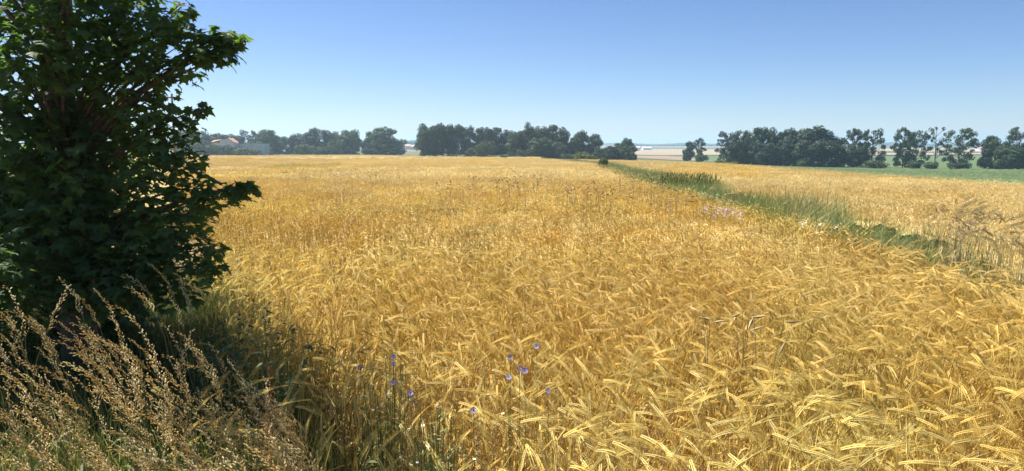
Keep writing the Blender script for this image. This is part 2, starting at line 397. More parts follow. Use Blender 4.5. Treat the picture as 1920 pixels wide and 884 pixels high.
# the edge between verge and barley, and the grass strip between the two barley fields
def verge_x(y): return -0.55 - 0.47 * (y - 2.1)
_sl = [(1060, 301), (1110, 305), (1165, 322), (1230, 345), (1330, 373), (1450, 403), (1560, 432), (1660, 459), (1800, 492), (1920, 520)]
_sr = [(1090, 301), (1150, 305), (1215, 320), (1340, 342), (1500, 378), (1660, 410), (1800, 440), (1920, 468)]
def _edge(L):
    P = sorted([hit(a, b, .75) for a, b in L], key=lambda p: p[1]); return np.array([p[1] for p in P]), np.array([p[0] for p in P])
SLY, SLX = _edge(_sl); SRY, SRX = _edge(_sr)
def strip_l(y): return np.interp(y, SLY, SLX)
def strip_r(y): return np.maximum(np.interp(y, SRY, SRX), strip_l(y) + .9)
_se = [(1195, 303), (1300, 306), (1400, 311), (1600, 325), (1760, 336), (1920, 346)]
_E = sorted([hit(a, b, .7) for a, b in _se], key=lambda p: p[1]); EY = np.array([p[1] for p in _E]); EX = np.array([p[0] for p in _E])
def edge_x(y): return np.interp(y, EY, EX)
def field_far(x, y):
    """True where barley still grows (in front of the green crop / the tree line)"""
    x = np.asarray(x); y = np.asarray(y)
    return np.where(x > strip_r(y), (x < edge_x(y)) & (y < EY[-1]), y < np.where(x < -45, 296, 250))
FOV_T = math.tan(HFOV / 2)

# ------------------------------------------------------------------ ground sheet
def ground():
    ys = np.concatenate([np.linspace(-60, 0, 7), np.linspace(1, 60, 60), 60 * np.exp(np.linspace(0.03, math.log(12000 / 60), 90))])
    xs = np.concatenate([-np.exp(np.linspace(math.log(9000), math.log(2.0), 70)), np.linspace(-1.5, 1.5, 5), np.exp(np.linspace(math.log(2.0), math.log(9000), 70))])
    X, Y = np.meshgrid(xs, ys); Z = hgt(X, Y)
    v = np.stack([X, Y, Z], -1).reshape(-1, 3); nx = len(xs); f = []
    I = (np.arange(len(ys) - 1)[:, None] * nx + np.arange(nx - 1)[None]).ravel()
    f = np.concatenate([np.stack([I, I + 1, I + nx + 1], 1), np.stack([I, I + nx + 1, I + nx], 1)])
    mb = MB(); mb.add(v, f)
    # earth under the crops, open farmland far away
    m = bpy.data.materials.new('farmland'); m.use_nodes = True; nt = m.node_tree; N = nt.nodes; L = nt.links
    geo = N.new('ShaderNodeNewGeometry'); sp = N.new('ShaderNodeSeparateXYZ'); L.new(geo.outputs['Position'], sp.inputs[0])
    n1 = N.new('ShaderNodeTexNoise'); n1.inputs['Scale'].default_value = 8; n1.inputs['Detail'].default_value = 5; L.new(geo.outputs['Position'], n1.inputs['Vector'])
    r1 = N.new('ShaderNodeValToRGB'); r1.color_ramp.elements[0].color = (0.11, 0.08, 0.04, 1); r1.color_ramp.elements[1].color = (0.24, 0.17, 0.08, 1)
    r1.color_ramp.elements[0].position = .35; r1.color_ramp.elements[1].position = .65; L.new(n1.outputs['Fac'], r1.inputs['Fac'])
    mp = N.new('ShaderNodeMapping'); mp.inputs['Scale'].default_value = (0.0016, 0.006, 0.0); L.new(geo.outputs['Position'], mp.inputs['Vector'])
    vo = N.new('ShaderNodeTexVoronoi'); vo.inputs['Scale'].default_value = 1.0; L.new(mp.outputs[0], vo.inputs['Vector'])
    r2 = N.new('ShaderNodeValToRGB'); cr = r2.color_ramp; cr.interpolation = 'CONSTANT'
    cr.elements[0].color = (0.05, 0.075, 0.025, 1); cr.elements[1].position = 0.35; cr.elements[1].color = (0.17, 0.13, 0.07, 1)
    e = cr.elements.new(0.6); e.color = (0.08, 0.09, 0.035, 1); e = cr.elements.new(0.8); e.color = (0.20, 0.155, 0.085, 1)
    s2 = N.new('ShaderNodeSeparateColor'); L.new(vo.outputs['Color'], s2.inputs[0]); L.new(s2.outputs[0], r2.inputs['Fac'])
    mr = N.new('ShaderNodeMapRange'); mr.inputs[1].default_value = 255; mr.inputs[2].default_value = 265; L.new(sp.outputs['Y'], mr.inputs[0])
    mx = N.new('ShaderNodeMix'); mx.data_type = 'RGBA'; L.new(mr.outputs[0], mx.inputs['Factor']); L.new(r1.outputs[0], mx.inputs[6]); L.new(r2.outputs[0], mx.inputs[7])
    L.new(mx.outputs[2], N['Principled BSDF'].inputs['Base Color']); N['Principled BSDF'].inputs['Roughness'].default_value = 0.95
    tag(link('ground', mb.mesh('ground', [m], True)), kind='structure')
ground()

def sheet(name, corners, m, off, nx=40, ny=24, kind='structure', lump=0.0, label=None, cat=None):
    """corners: near-left, near-right, far-right, far-left as (x, y)"""
    u, v = np.meshgrid(np.linspace(0, 1, nx), np.linspace(0, 1, ny)); A, B, C_, D = [np.array(c) for c in corners]
    P = (A[None, None] * ((1 - u) * (1 - v))[..., None] + B * (u * (1 - v))[..., None] + C_ * (u * v)[..., None] + D * ((1 - u) * v)[..., None])
    Z = hgt(P[..., 0], P[..., 1]) + off
    if lump: Z = Z + R.uniform(-lump, lump, Z.shape)
    edge = (u == 0) | (u == 1) | (v == 0) | (v == 1)
    vv = np.stack([P[..., 0], P[..., 1], Z], -1).reshape(-1, 3)
    I = (np.arange(ny - 1)[:, None] * nx + np.arange(nx - 1)[None]).ravel()
    f = np.concatenate([np.stack([I, I + 1, I + nx + 1], 1), np.stack([I, I + nx + 1, I + nx], 1)])
    mb = MB(); mb.add(vv, f)
    rim = list(range(nx)) + [i * nx + nx - 1 for i in range(1, ny)] + [(ny - 1) * nx + i for i in range(nx - 2, -1, -1)] + [i * nx for i in range(ny - 2, 0, -1)]
    top = vv[rim]; bot = top.copy(); bot[:, 2] -= off + lump + .3; n = len(rim)
    ff = []
    for i in range(n):
        j = (i + 1) % n; ff += [(i, n + i, n + j), (i, n + j, j)]
    mb.add(np.vstack([top, bot]), ff)
    return tag(link(name, mb.mesh(name, [m], True)), label, cat, kind=kind)

# far fields seen beyond and beside the tree rows
def gx(px, Y): return (px - 960) / FPX * Y * 1.0
def green_crop():
    ys = np.concatenate([np.linspace(12, 60, 110), np.linspace(60.5, 187, 170)]); nx = 260; V = []
    for y in ys:
        a, b = float(edge_x(y)) + .3, FOV_T * y * 1.15 + 45; t = np.linspace(0, 1, nx) ** 1.1; x = a + (b - a) * t; yy = np.full(nx, y)
        V.append(np.stack([x, yy, hgt(x, yy) + .35 * np.where(t < .004, .1, 1) + R.uniform(-.13, .13, nx)], 1))
    V = np.array(V); n = len(ys); q = (np.arange(n - 1)[:, None] * nx + np.arange(nx - 1)[None]).ravel(); mb = MB()
    mb.add(V.reshape(-1, 3), np.concatenate([np.stack([q, q + 1, q + nx + 1], 1), np.stack([q, q + nx + 1, q + nx], 1)]))
    tag(link('green_crop', mb.mesh('green_crop', [M_BEET])), 'low dark green root crop between the pale barley and the tree row', kind='stuff')
green_crop()
sheet('meadow', [(gx(1130, 189), 189), (330, 189), (560, 560), (gx(1215, 560), 560)], M_MEADOW, 0.12, 60, 60)
sheet('stubble_field', [(gx(1120, 300), 300), (gx(1345, 345), 345), (gx(1250, 560), 560), (gx(1100, 560), 560)], M_STUB, 0.3, 50, 40)
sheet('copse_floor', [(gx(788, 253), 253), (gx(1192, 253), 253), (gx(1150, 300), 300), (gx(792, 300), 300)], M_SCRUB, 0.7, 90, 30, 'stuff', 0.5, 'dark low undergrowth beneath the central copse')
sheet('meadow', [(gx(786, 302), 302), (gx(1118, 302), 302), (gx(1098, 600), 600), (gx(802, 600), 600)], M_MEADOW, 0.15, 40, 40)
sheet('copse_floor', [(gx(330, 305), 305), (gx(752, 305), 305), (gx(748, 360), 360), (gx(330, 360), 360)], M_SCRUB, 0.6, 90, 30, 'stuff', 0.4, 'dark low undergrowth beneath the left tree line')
sheet('meadow', [(gx(330, 362), 362), (gx(698, 362), 362), (gx(698, 600), 600), (gx(330, 600), 600)], M_MEADOW, 0.15, 40, 40)
sheet('olive_field', [(gx(700, 300), 300), (gx(800, 300), 300), (gx(800, 560), 560), (gx(700, 560), 560)], M_OLIVE, 0.3, 20, 20)
sheet('pale_field', [(gx(1100, 620), 620), (gx(1560, 620), 620), (gx(1480, 1200), 1200), (gx(1100, 1200), 1200)], M_PALE, 0.4, 40, 30)
sheet('pale_field', [(gx(1560, 600), 600), (gx(2000, 640), 640), (gx(1990, 760), 760), (gx(1500, 740), 740)], M_PALE, 0.8, 40, 20)
sheet('pale_field', [(gx(1600, 860), 860), (gx(2000, 860), 860), (gx(2000, 1300), 1300), (gx(1500, 1300), 1300)], M_PALE, 0.8, 40, 20)

# closed canopy of the barley (the crop's top from above; individual ears stand out of it)
def canopy():
    mb = MB()
    ys = np.concatenate([np.linspace(5.5, 60, 180), 60 * np.exp(np.linspace(0.01, math.log(297 / 60), 190))])
    def block(xa, xb, nx, zoff):
        V = []; keep = []
        for y in ys:
            a, b = xa(y), xb(y); t = np.linspace(0, 1, nx); x = a + (b - a) * t
            ramp = min(1, max(0, (y - 5.5) / 5.0)); top = 0.03 + 0.51 * ramp + zoff * ramp
            z = hgt(x, np.full_like(x, y)) + top + 0.07 * ramp * R.uniform(-1, 1, nx) * (1 + y / 60) ** .5
            z += 0.05 * smooth_noise(x, np.full_like(x, y), 4.0, 3)
            V.append(np.stack([x, np.full_like(x, y), z], 1)); keep.append(field_far(x, np.full_like(x, y)))
        V = np.array(V); K = np.array(keep); n = len(ys)
        I, J = np.meshgrid(np.arange(n - 1), np.arange(nx - 1), indexing='ij'); ok = (K[:-1, :-1] & K[1:, 1:])[I, J]; I = I[ok]; J = J[ok]
        q = I * nx + J
        mb.add(V.reshape(-1, 3), np.concatenate([np.stack([q, q + 1, q + nx + 1], 1), np.stack([q, q + nx + 1, q + nx], 1)]))
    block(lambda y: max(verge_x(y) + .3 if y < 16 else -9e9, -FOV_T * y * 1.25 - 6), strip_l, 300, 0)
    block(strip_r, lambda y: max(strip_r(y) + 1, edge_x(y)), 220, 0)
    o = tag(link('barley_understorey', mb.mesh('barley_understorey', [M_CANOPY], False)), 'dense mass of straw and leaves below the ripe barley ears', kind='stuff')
canopy()

# ------------------------------------------------------------------ barley
rg = random.Random(11)
hi_parts = [stalk(rg, 0, height=rg.uniform(0.68, 0.82), nod=(.7 if i == 3 else 1.2 if i == 9 else 1.65 + 1.35 * i / 14)) for i in range(14)]
c_hi = source('barley_stalk_source', hi_parts, [M_STEM, M_EAR, M_LEAFB])
def heading(x, y):
    # which way the ears hang: mostly with the wind to the right, tumbling back and left on the left side
    base = np.where(x < -0.25 * y, 2.6, -0.45)
    return base + smooth_noise(x, y, 1.6, 5) * np.where(x > 0, .8, 1.2) + R.normal(0, 1, len(x)) * np.where(x > 0, .85, 1.1)
def infield(x, y):
    a = (x > verge_x(y) + R.normal(0, 0.12, len(x))) & (x < strip_l(y) + R.normal(0, .12, len(x)))
    b = x > strip_r(y) + R.normal(0, .12, len(x))
    return (a | b) & field_far(x, y) & (x > -FOV_T * y * 1.2 - 4)
x, y = jittered(-9, 9, 1.15, 8.5, 0.055)
ok = (np.abs(x) < FOV_T * y * 1.08 + 0.9) & infield(x, y); x, y = x[ok], y[ok]
rz = heading(x, y); rx = np.stack([R.normal(0, .09, len(x)), R.normal(0.05, .12, len(x)), rz], 1)
sc_ = (0.97 + 0.08 * smooth_noise(x, y, 1.2, 9)) * R.uniform(0.84, 1.1, len(x)); ix = R.integers(0, 14, len(x)); z = hgt(x, y)
# thinner, shorter and greener towards the shaded verge
edge = np.clip((x - verge_x(y)) / 0.9, 0, 1); keep = R.uniform(0, 1, len(x)) < 0.45 + 0.55 * edge
x, y, z, rx, sc_, ix = x[keep], y[keep], z[keep], rx[keep], sc_[keep], ix[keep]
# the nearest stalks in view are things of their own
px, py = proj(x, y, z + 0.72); vis = (px > 560) & (px < 1915) & (py > 560) & (py < 900)
order = np.argsort(np.where(vis, np.hypot(x, y), 99)); sel = order[:290]; rest = np.setdiff1d(np.arange(len(x)), sel)
scatter('barley_crop', c_hi, np.stack([x, y, z], 1)[rest], rx[rest], sc_[rest], ix[rest], 'ripe golden barley standing close to the camera, ears nodding')
hi_mesh = []
for k, p in enumerate(hi_parts):
    hi_mesh.append((p.only(0).mesh('barley_stem', [M_STEM]), p.only(1).mesh('barley_ear', [M_EAR]), p.only(2).mesh('barley_blade', [M_LEAFB])))
for i in sel:
    k = ix[i]; o = link('barley_stalk', hi_mesh[k][0], None, (x[i], y[i], z[i])); o.rotation_euler = rx[i]; o.scale = (sc_[i],) * 3
    tag(o, 'ripe golden barley stalk with nodding bearded ear in the nearest edge of the field', 'barley', 'barley stalks along the near edge of the field')
    link('ear', hi_mesh[k][1], o)
    if len(hi_mesh[k][2].polygons): link('leaf_blades', hi_mesh[k][2], o)['kind'] = 'stuff'

def clump(rg, n, w, lod, hmin, z0, mats_shift=0, **kw):
    mb = MB()
    for i in range(n):
        s = stalk(rg, lod, height=rg.uniform(hmin, hmin + .16), z0=z0, **kw)
        mb.merge(s, xf((rg.uniform(-w, w), rg.uniform(-w, w), 0), rg.gauss(0, 0.9), rg.uniform(.95, 1.05)))
    return mb
c_mid = source('barley_tuft_source', [clump(rg, 44, 0.28, 1, 0.66, 0.35, leaves=1, ear_r=0.006) for _ in range(8)], [M_STEM, M_EAR, M_LEAFB])
x, y = jittered(-26, 26, 8.2, 34, 0.42)
ok = (np.abs(x) < FOV_T * y * 1.08 + 1) & infield(x, y); x, y = x[ok], y[ok]
TA, TB = hit(1032, 318, .7), hit(985, 392, .7)
track = np.abs(x - (TB[0] + (TA[0] - TB[0]) * (y - TB[1]) / (TA[1] - TB[1]))) < 0.17
keep = ~(track & (y > TB[1]) & (y < TA[1] + 15) & (R.uniform(0, 1, len(x)) < .85)); x, y = x[keep], y[keep]; n = len(x)
def pale(x, y): return (x > strip_r(y)) | (R.uniform(0, 1, len(x)) < np.clip((y - 12) / 30, 0, .75))
c_midp = source('pale_barley_tuft_source', [clump(rg, 44, 0.28, 1, 0.66, 0.35, leaves=1, ear_r=0.006) for _ in range(6)], [M_STEM, M_EARP, M_LEAFB])
pl = pale(x, y)
def emit(name, coll, mask, nv, jit, label):
    xx, yy = x[mask], y[mask]; n = len(xx)
    rot = np.stack([R.normal(0, .04, n), R.normal(0, .05, n), heading(xx, yy) * 0.8 + R.normal(0, .3, n)], 1)
    s = (1 + 0.07 * smooth_noise(xx, yy, 3.0, 12)) * R.uniform(1 - jit, 1 + jit, n)
    scatter(name, coll, np.stack([xx, yy, hgt(xx, yy)], 1), rot, s, R.integers(0, nv, n), label)
emit('barley_crop', c_mid, ~pl, 8, .08, 'golden barley in the middle of the field, ears in short bent strokes')
emit('barley_crop', c_midp, pl, 6, .08, 'paler cream barley ears farther out and beyond the green strip')
c_far = source('barley_sward_source', [clump(rg, 150, 1.15, 2, 0.66, 0.45, ear_r=0.008, spread=.2) for _ in range(5)], [M_STEM, M_EARP, M_LEAFB])
c_farg = source('gold_barley_sward_source', [clump(rg, 150, 1.15, 2, 0.66, 0.45, ear_r=0.008, spread=.2) for _ in range(4)], [M_STEM, M_EAR, M_LEAFB])
x, y = jittered(-120, 130, 33, 165, 1.75)
ok = (np.abs(x) < FOV_T * y * 1.08 + 2) & infield(x, y); x, y = x[ok], y[ok]
lines = (np.abs((y - 62) - 0.06 * x) < 1.5) | (np.abs((y - 96) - 0.05 * x) < 2.6) | (np.abs((y - 128) + 0.05 * x) < 3.0)
keep = ~(lines & (x < 12)); x, y = x[keep], y[keep]
pl = (smooth_noise(x, y, 22, 21) > -0.35)
emit('barley_crop', c_far, pl, 5, .07, 'distant pale barley running on to the tree line')
emit('barley_crop', c_farg, ~pl, 4, .07, 'distant darker golden bands of barley')
x, y = jittered(-250, 130, 164, 298, 2.9)
ok = (np.abs(x) < FOV_T * y * 1.05 + 2) & infield(x, y); x, y = x[ok], y[ok]
keep = ~((np.abs(y - 205 - .04 * x) < 2.2) | (np.abs(y - 248 - .05 * x) < 3)); x, y = x[keep], y[keep]; every = np.ones(len(x), bool)
emit('barley_crop', c_far, every, 5, .1, 'farthest pale barley in front of the tree line')

# ------------------------------------------------------------------ grass strip, verge grass, weedy lines
c_gr = source('grass_tuft_source', [blades(rg, 46, 0.42, 0.16, 0.004) for _ in range(6)], [M_GRASS])
c_st = source('strip_tuft_source', [blades(rg, 60, 0.62, 0.28, 0.006) for _ in range(6)], [M_STRIP])
c_ol = source('olive_tuft_source', [blades(rg, 40, 0.55, 0.16, 0.0035) for _ in range(6)], [M_GRASSY])
def tufts(name, coll, x, y, smin, smax, label, nv=6, zoff=0.0, sc_mul=None):
    n = len(x); s = R.uniform(smin, smax, n)
    if sc_mul is not None: s = s * sc_mul
    scatter(name, coll, np.stack([x, y, hgt(x, y) + zoff], 1), np.stack([R.normal(0, .08, n), R.normal(0, .08, n), R.uniform(0, 6.28, n)], 1), s, R.integers(0, nv, n), label)
x, y = jittered(3, 40, 3.5, 135, 0.30)
ok = (x > strip_l(y) - .15) & (x < strip_r(y) + .15) & (R.uniform(0, 1, len(x)) < np.clip((y - 7.0) / 5, .18, 1)) & ((y < 60) | (R.uniform(0, 1, len(x)) < .5)); x, y = x[ok], y[ok]
tufts('strip_grass', c_st, x, y, 1.15, 1.65, 'green grass strip between the two barley fields', sc_mul=np.clip(.92 + .25 * smooth_noise(x, y, 2.5, 33), .6, 1.25))
ks = R.uniform(0, 1, len(x)) < .35
tufts('strip_grass', c_ol, x[ks], y[ks], 1.2, 1.75, 'dry olive and straw stems mixed through the green strip')
x, y = jittered(-9, 1, 0.9, 9.5, 0.13)
ok = (x < verge_x(y) + .25) & (np.abs(x) < FOV_T * y * 1.15 + 1.2); x, y = x[ok], y[ok]
tufts('verge_grass', c_gr, x, y, .8, 1.35, 'dark green grass of the verge under the maple')
c_lush = source('lush_tuft_source', [blades(rg, 44, 0.62, 0.15, 0.0045, 4) for _ in range(5)], [M_LUSH])
k2 = (R.uniform(0, 1, len(x)) < .7) & (y < 3.4)
tufts('verge_grass', c_lush, x[k2], y[k2], .7, 1.15, 'fresh green grass blades between the brown seed heads at the lower left', nv=5)
k_ = R.uniform(0, 1, len(x)) < .45
tufts('verge_grass', c_ol, x[k_] + .05, y[k_], .7, 1.3, 'olive and straw coloured grass mixed through the verge')
x, y = jittered(-2.6, 1.4, 1.6, 6.5, 0.16); e_ = x - verge_x(y); ok = (e_ > -.1) & (e_ < 0.9) & (R.uniform(0, 1, len(x)) < .55 * (1 - e_ / .95)); x, y = x[ok], y[ok]
tufts('verge_grass', c_ol, x, y, .8, 1.25, 'olive grass growing into the edge of the barley')
# weedy lines across the far field
X, Y = [], []
for (pa, pb, n_, w) in [((505, 317), (640, 311), 90, 1.0), ((420, 305), (700, 299), 90, 1.2), ((560, 300), (830, 297), 110, 1.5), ((390, 297), (520, 300), 50, 1.2), ((760, 300), (950, 299), 50, 1.0)]:
    A = hit(*pa, .6); B = hit(*pb, .6)
    t = R.uniform(0, 1, n_); X.append(A[0] + (B[0] - A[0]) * t + R.normal(0, w * .3, n_)); Y.append(A[1] + (B[1] - A[1]) * t + R.normal(0, w * .5, n_))
x = np.concatenate(X); y = np.concatenate(Y)
tufts('field_weeds', c_st, x, y, 1.0, 1.9, 'green weeds along the tramlines of the far barley')

# ------------------------------------------------------------------ tall seeding grass in the verge (things)
gp = [panicle_grass(random.Random(40 + i), height=random.Random(i).uniform(0.78, 1.02), lean=random.Random(90 + i).uniform(.02, .17)) for i in range(12)]
gmesh = [(p.only(0).mesh('grass_stem', [M_GSTEM]), p.only(1).mesh('seed_head', [M_SEED]), p.only(2).mesh('grass_blade', [M_GRASSY])) for p in gp]
rg = random.Random(5)
cnt = 0
def grass_at(px_, py_, Y, label, group=None):
    """tip of the seed head near this pixel at depth Y"""
    global cnt
    p = at(px_, py_, Y); k = rg.randrange(12); v = gp[k].arrays()[0]; tip = v[np.argmax(v[:, 2] + v[:, 0] * .3)]
    rz = math.pi + rg.gauss(0.1, .45)
    X0 = p.x - tip[0] * math.cos(rz); Y0 = p.y - tip[0] * math.sin(rz)
    g0 = hz(X0, Y0); s = min(1.45, max(.6, (p.z - g0) / tip[2]))
    o = link('grass_stalk', gmesh[k][0], None, (X0, Y0, g0), rz, s)
    tag(o, label, 'grass stalk', group); link('seed_head', gmesh[k][1], o); link('leaf_blades', gmesh[k][2], o)['kind'] = 'stuff'; cnt += 1
    return o
def tops(px_): return float(np.interp(px_, [0, 60, 150, 260, 330, 400, 470, 540], [560, 575, 590, 600, 600, 625, 690, 770]))
for i in range(235):
    u = rg.random(); px_ = -20 + 560 * u ** 0.95; t = tops(px_); py_ = t + (900 - t) * rg.random() ** 1.15
    Y = 3.0 - 1.35 * (py_ - 550) / 350 + rg.uniform(-.2, .2)
    grass_at(px_, py_, max(1.35, Y), 'tall sunlit grass stalk with brown feathery seed head in the verge at the lower left', 'tall brown seeding grass of the lower left verge')
for (a, b, Y) in [(118, 482, 3.2), (292, 490, 3.6), (262, 505, 3.6), (325, 515, 3.7), (368, 520, 3.8), (395, 540, 3.8), (190, 540, 3.2), (345, 535, 3.6), (310, 560, 3.4), (60, 545, 3.0), (8, 540, 2.8), (-5, 550, 2.7), (150, 545, 3.2), (420, 560, 3.8), (275, 535, 3.4), (230, 560, 3.1)]:
    grass_at(a, b, Y, 'tall grey-brown grass stalk standing in the maple shade behind the sunlit grass', 'shaded grass stalks under the maple')

def dock(px_, py_, Y, label):
    p = at(px_, py_, Y); g0 = hz(p.x, p.y); h = p.z - g0; r = random.Random(int(px_))
    st = MB(); P = [np.array([0.02 * math.sin(t * 3), 0, h * t]) for t in np.linspace(0, 1, 9)]; tube(st, P, np.linspace(.003, .001, 9), 4)
    sd_ = MB()
    for i in range(170):
        t = 0.55 + .45 * r.random(); a = r.uniform(0, 6.28); L = .024 * (1.15 - t) * 2 * r.random() + .003
        q = np.array([0.02 * math.sin(t * 3) + L * math.cos(a), L * math.sin(a), h * t + L])
        spindle(sd_, q, q + np.array([r.uniform(-1, 1), r.uniform(-1, 1), r.uniform(-.5, 1)]) * .006, .0025, 4)
    o = tag(link('dock_plant', st.mesh('dock_stem', [M_DOCK]), None, (p.x, p.y, g0)), label, 'dock plant'); link('seed_spike', sd_.mesh('seed_spike', [M_DOCK]), o)['kind'] = 'stuff'
dock(501, 686, 2.3, 'taller rusty brown dock spike standing at the right end of the seeding grass')
dock(541, 765, 2.1, 'short rusty dock spike low beside the taller dock spike')
dock(498, 775, 2.0, 'reddish dock spike just below the taller dock spike in the verge')

# ------------------------------------------------------------------ rye standing above the barley
rr = random.Random(77)
ryem = [stalk(random.Random(300 + i), 0, height=1.22, nod=random.Random(i).uniform(.7, 2.3), ear_len=.12, awn=.035, stem_r=.0018, ear_r=.0105, leaves=3, spread=.25) for i in range(8)]
ryeo = [(p.only(0).mesh('rye_stem', [M_RYE]), p.only(1).mesh('rye_ear', [M_RYEEAR]), p.only(2).mesh('rye_blade', [M_RYE])) for p in ryem]
def rye(px_, py_, Y, label, group):
    p = at(px_, py_, Y); g0 = hz(p.x, p.y); k = rr.randrange(8)
    o = link('rye_stalk', ryeo[k][0], None, (p.x, p.y, g0), rr.gauss(0, 1.0), min(1.35, max(.62, (p.z - g0) / 1.22)))
    tag(o, label, 'rye', group); link('ear', ryeo[k][1], o); link('leaf_blades', ryeo[k][2], o)['kind'] = 'stuff'
for i in range(130):
    a = rr.gauss(1795, 36); rye(a, rr.uniform(372, 372 + 70) + abs(a - 1795) * .45, rr.uniform(7.6, 9.2), 'tall grey-brown rye stalk in the dense clump at the right end of the grass strip', 'rye stalks in the tall clump at the right')
for i in range(60):
    rye(rr.uniform(1850, 1930), rr.uniform(400, 470), rr.uniform(6.6, 8.6), 'tall rye stalk in the loose stand by the right edge of the picture', 'rye stalks by the right edge')
for i in range(26):
    rye(rr.uniform(1640, 1755), rr.uniform(420, 452), rr.uniform(8.0, 10.5), 'short pale rye stalk bending over the green strip', 'short rye stalks over the green strip')
def rye_clump(px_, py_, n, label, w=.35):
    X0, Y0 = hit(px_, py_ + 12, .75); mb = MB(); r = random.Random(int(px_ * 7))
    for i in range(n):
        s = stalk(r, 1, height=r.uniform(.98, 1.26) * (1 if py_ < 600 else .80), nod=r.uniform(.4, 2.2), ear_len=.11, awn=.03, stem_r=.0018 + .00008 * Y0, ear_r=.006 + .0005 * Y0, leaves=1, z0=.3)
        mb.merge(s, xf((r.gauss(0, w), r.gauss(0, w), 0), r.uniform(0, 6.28)))
    o = link('rye_clump', mb.only(0).mesh('rye_stems', [M_RYE]), None, (X0, Y0, hz(X0, Y0)))
    link('ears', mb.only(1).mesh('rye_ears', [M_RYEEAR]), o)['kind'] = 'stuff'
    tag(o, label, 'rye clump', 'small dark rye clumps scattered in the middle of the barley')
rye_labels = [
    (968, 352, 14, 'dark rye clump just left of the faint wheel track, upper of two'), (985, 368, 14, 'dark rye clump on the faint wheel track, lower of two'),
    (1050, 378, 12, 'leftmost rye clump of the row of four right of the wheel track'), (1075, 383, 16, 'second rye clump of the row of four right of the wheel track'),
    (1110, 380, 16, 'third and fullest rye clump of the row right of the wheel track'), (1130, 384, 10, 'small fourth rye clump ending the row right of the wheel track'),
    (1188, 355, 16, 'tall rye clump left of the pair halfway to the grass strip'), (1208, 366, 18, 'densest rye clump halfway between wheel track and grass strip'),
    (1225, 350, 10, 'thin rye clump nearest the dark tall grass clump of the strip'), (1262, 384, 16, 'rye clump up-left of the trio before the lilac flowers'),
    (1280, 392, 14, 'middle rye clump of the trio before the lilac flowers'), (1296, 402, 10, 'lowest rye clump of the trio before the lilac flowers'),
    (852, 368, 10, 'lone rye clump far left of the wheel track in the golden barley'), (925, 369, 12, 'left one of two rye tufts side by side left of the wheel track'),
    (940, 366, 10, 'right one of two rye tufts side by side left of the wheel track'), (1005, 345, 10, 'small rye tuft close beside the upper wheel track'),
    (900, 345, 8, 'small distant rye tuft alone left of the upper wheel track'), (1330, 400, 10, 'rye tuft just below the lilac flower patch'),
    (1150, 345, 8, 'small distant rye tuft between the wheel track and the green strip'), (1020, 335, 8, 'farthest rye tuft, right at the head of the wheel track'),
    (960, 335, 8, 'distant rye tuft left of the head of the wheel track'), (700, 330, 10, 'left one of two distant rye tufts beyond the orange barley'),
    (725, 333, 10, 'right one of two distant rye tufts beyond the orange barley'), (560, 330, 10, 'right distant rye tuft near the green weeds at the far left of the field'),
    (540, 326, 8, 'left distant rye tuft near the green weeds at the far left of the field'), (1345, 640, 7, 'nearest rye clump, dark heads over the foreground barley'), (1400, 660, 6, 'few rye heads right beside the nearest rye clump')]
for (a, b, n_, lb) in rye_labels:
    rye_clump(a, b, n_, lb, .14 if b > 600 else .3)

# lone tall grass tuft, leafy weeds, lilac patch
def grass_clump(px0, px1, py_top, py_base, label, name='tall_grass_clump', n=650):
    r = random.Random(3); A = hit(px0, py_base, .5); B = hit(px1, py_base, .5); Y = (A[1] + B[1]) / 2; ht = at(px0, py_top, Y).z - hz(A[0], Y)
    st = MB(); sd_ = MB(); L = B[0] - A[0]
    for i in range(n):
        x0 = r.uniform(0, L); y0 = r.uniform(-1.3, 1.3); h = ht * r.uniform(.65, 1.0)
        ln = r.uniform(-.1, .2); P = [np.array([x0 + ln * t * t * h, y0, h * t]) for t in np.linspace(0, 1, 5)]
        ribbon(st, P, np.linspace(.022, .004, 5), (1, r.uniform(-.6, .6), 0))
        if i % 2: spindle(sd_, P[-1], P[-1] + np.array([.05, 0, .24]), .024, 4)
    o = tag(link(name, st.mesh('grass_blades', [M_GRASS]), None, (A[0], Y, hz(A[0], Y))), label, 'tall grass'); link('seed_heads', sd_.mesh('seed_heads', [M_GRASSY]), o)['kind'] = 'stuff'
grass_clump(1244, 1332, 333, 352, 'dark green clump of tall grass rising from the strip between the fields')
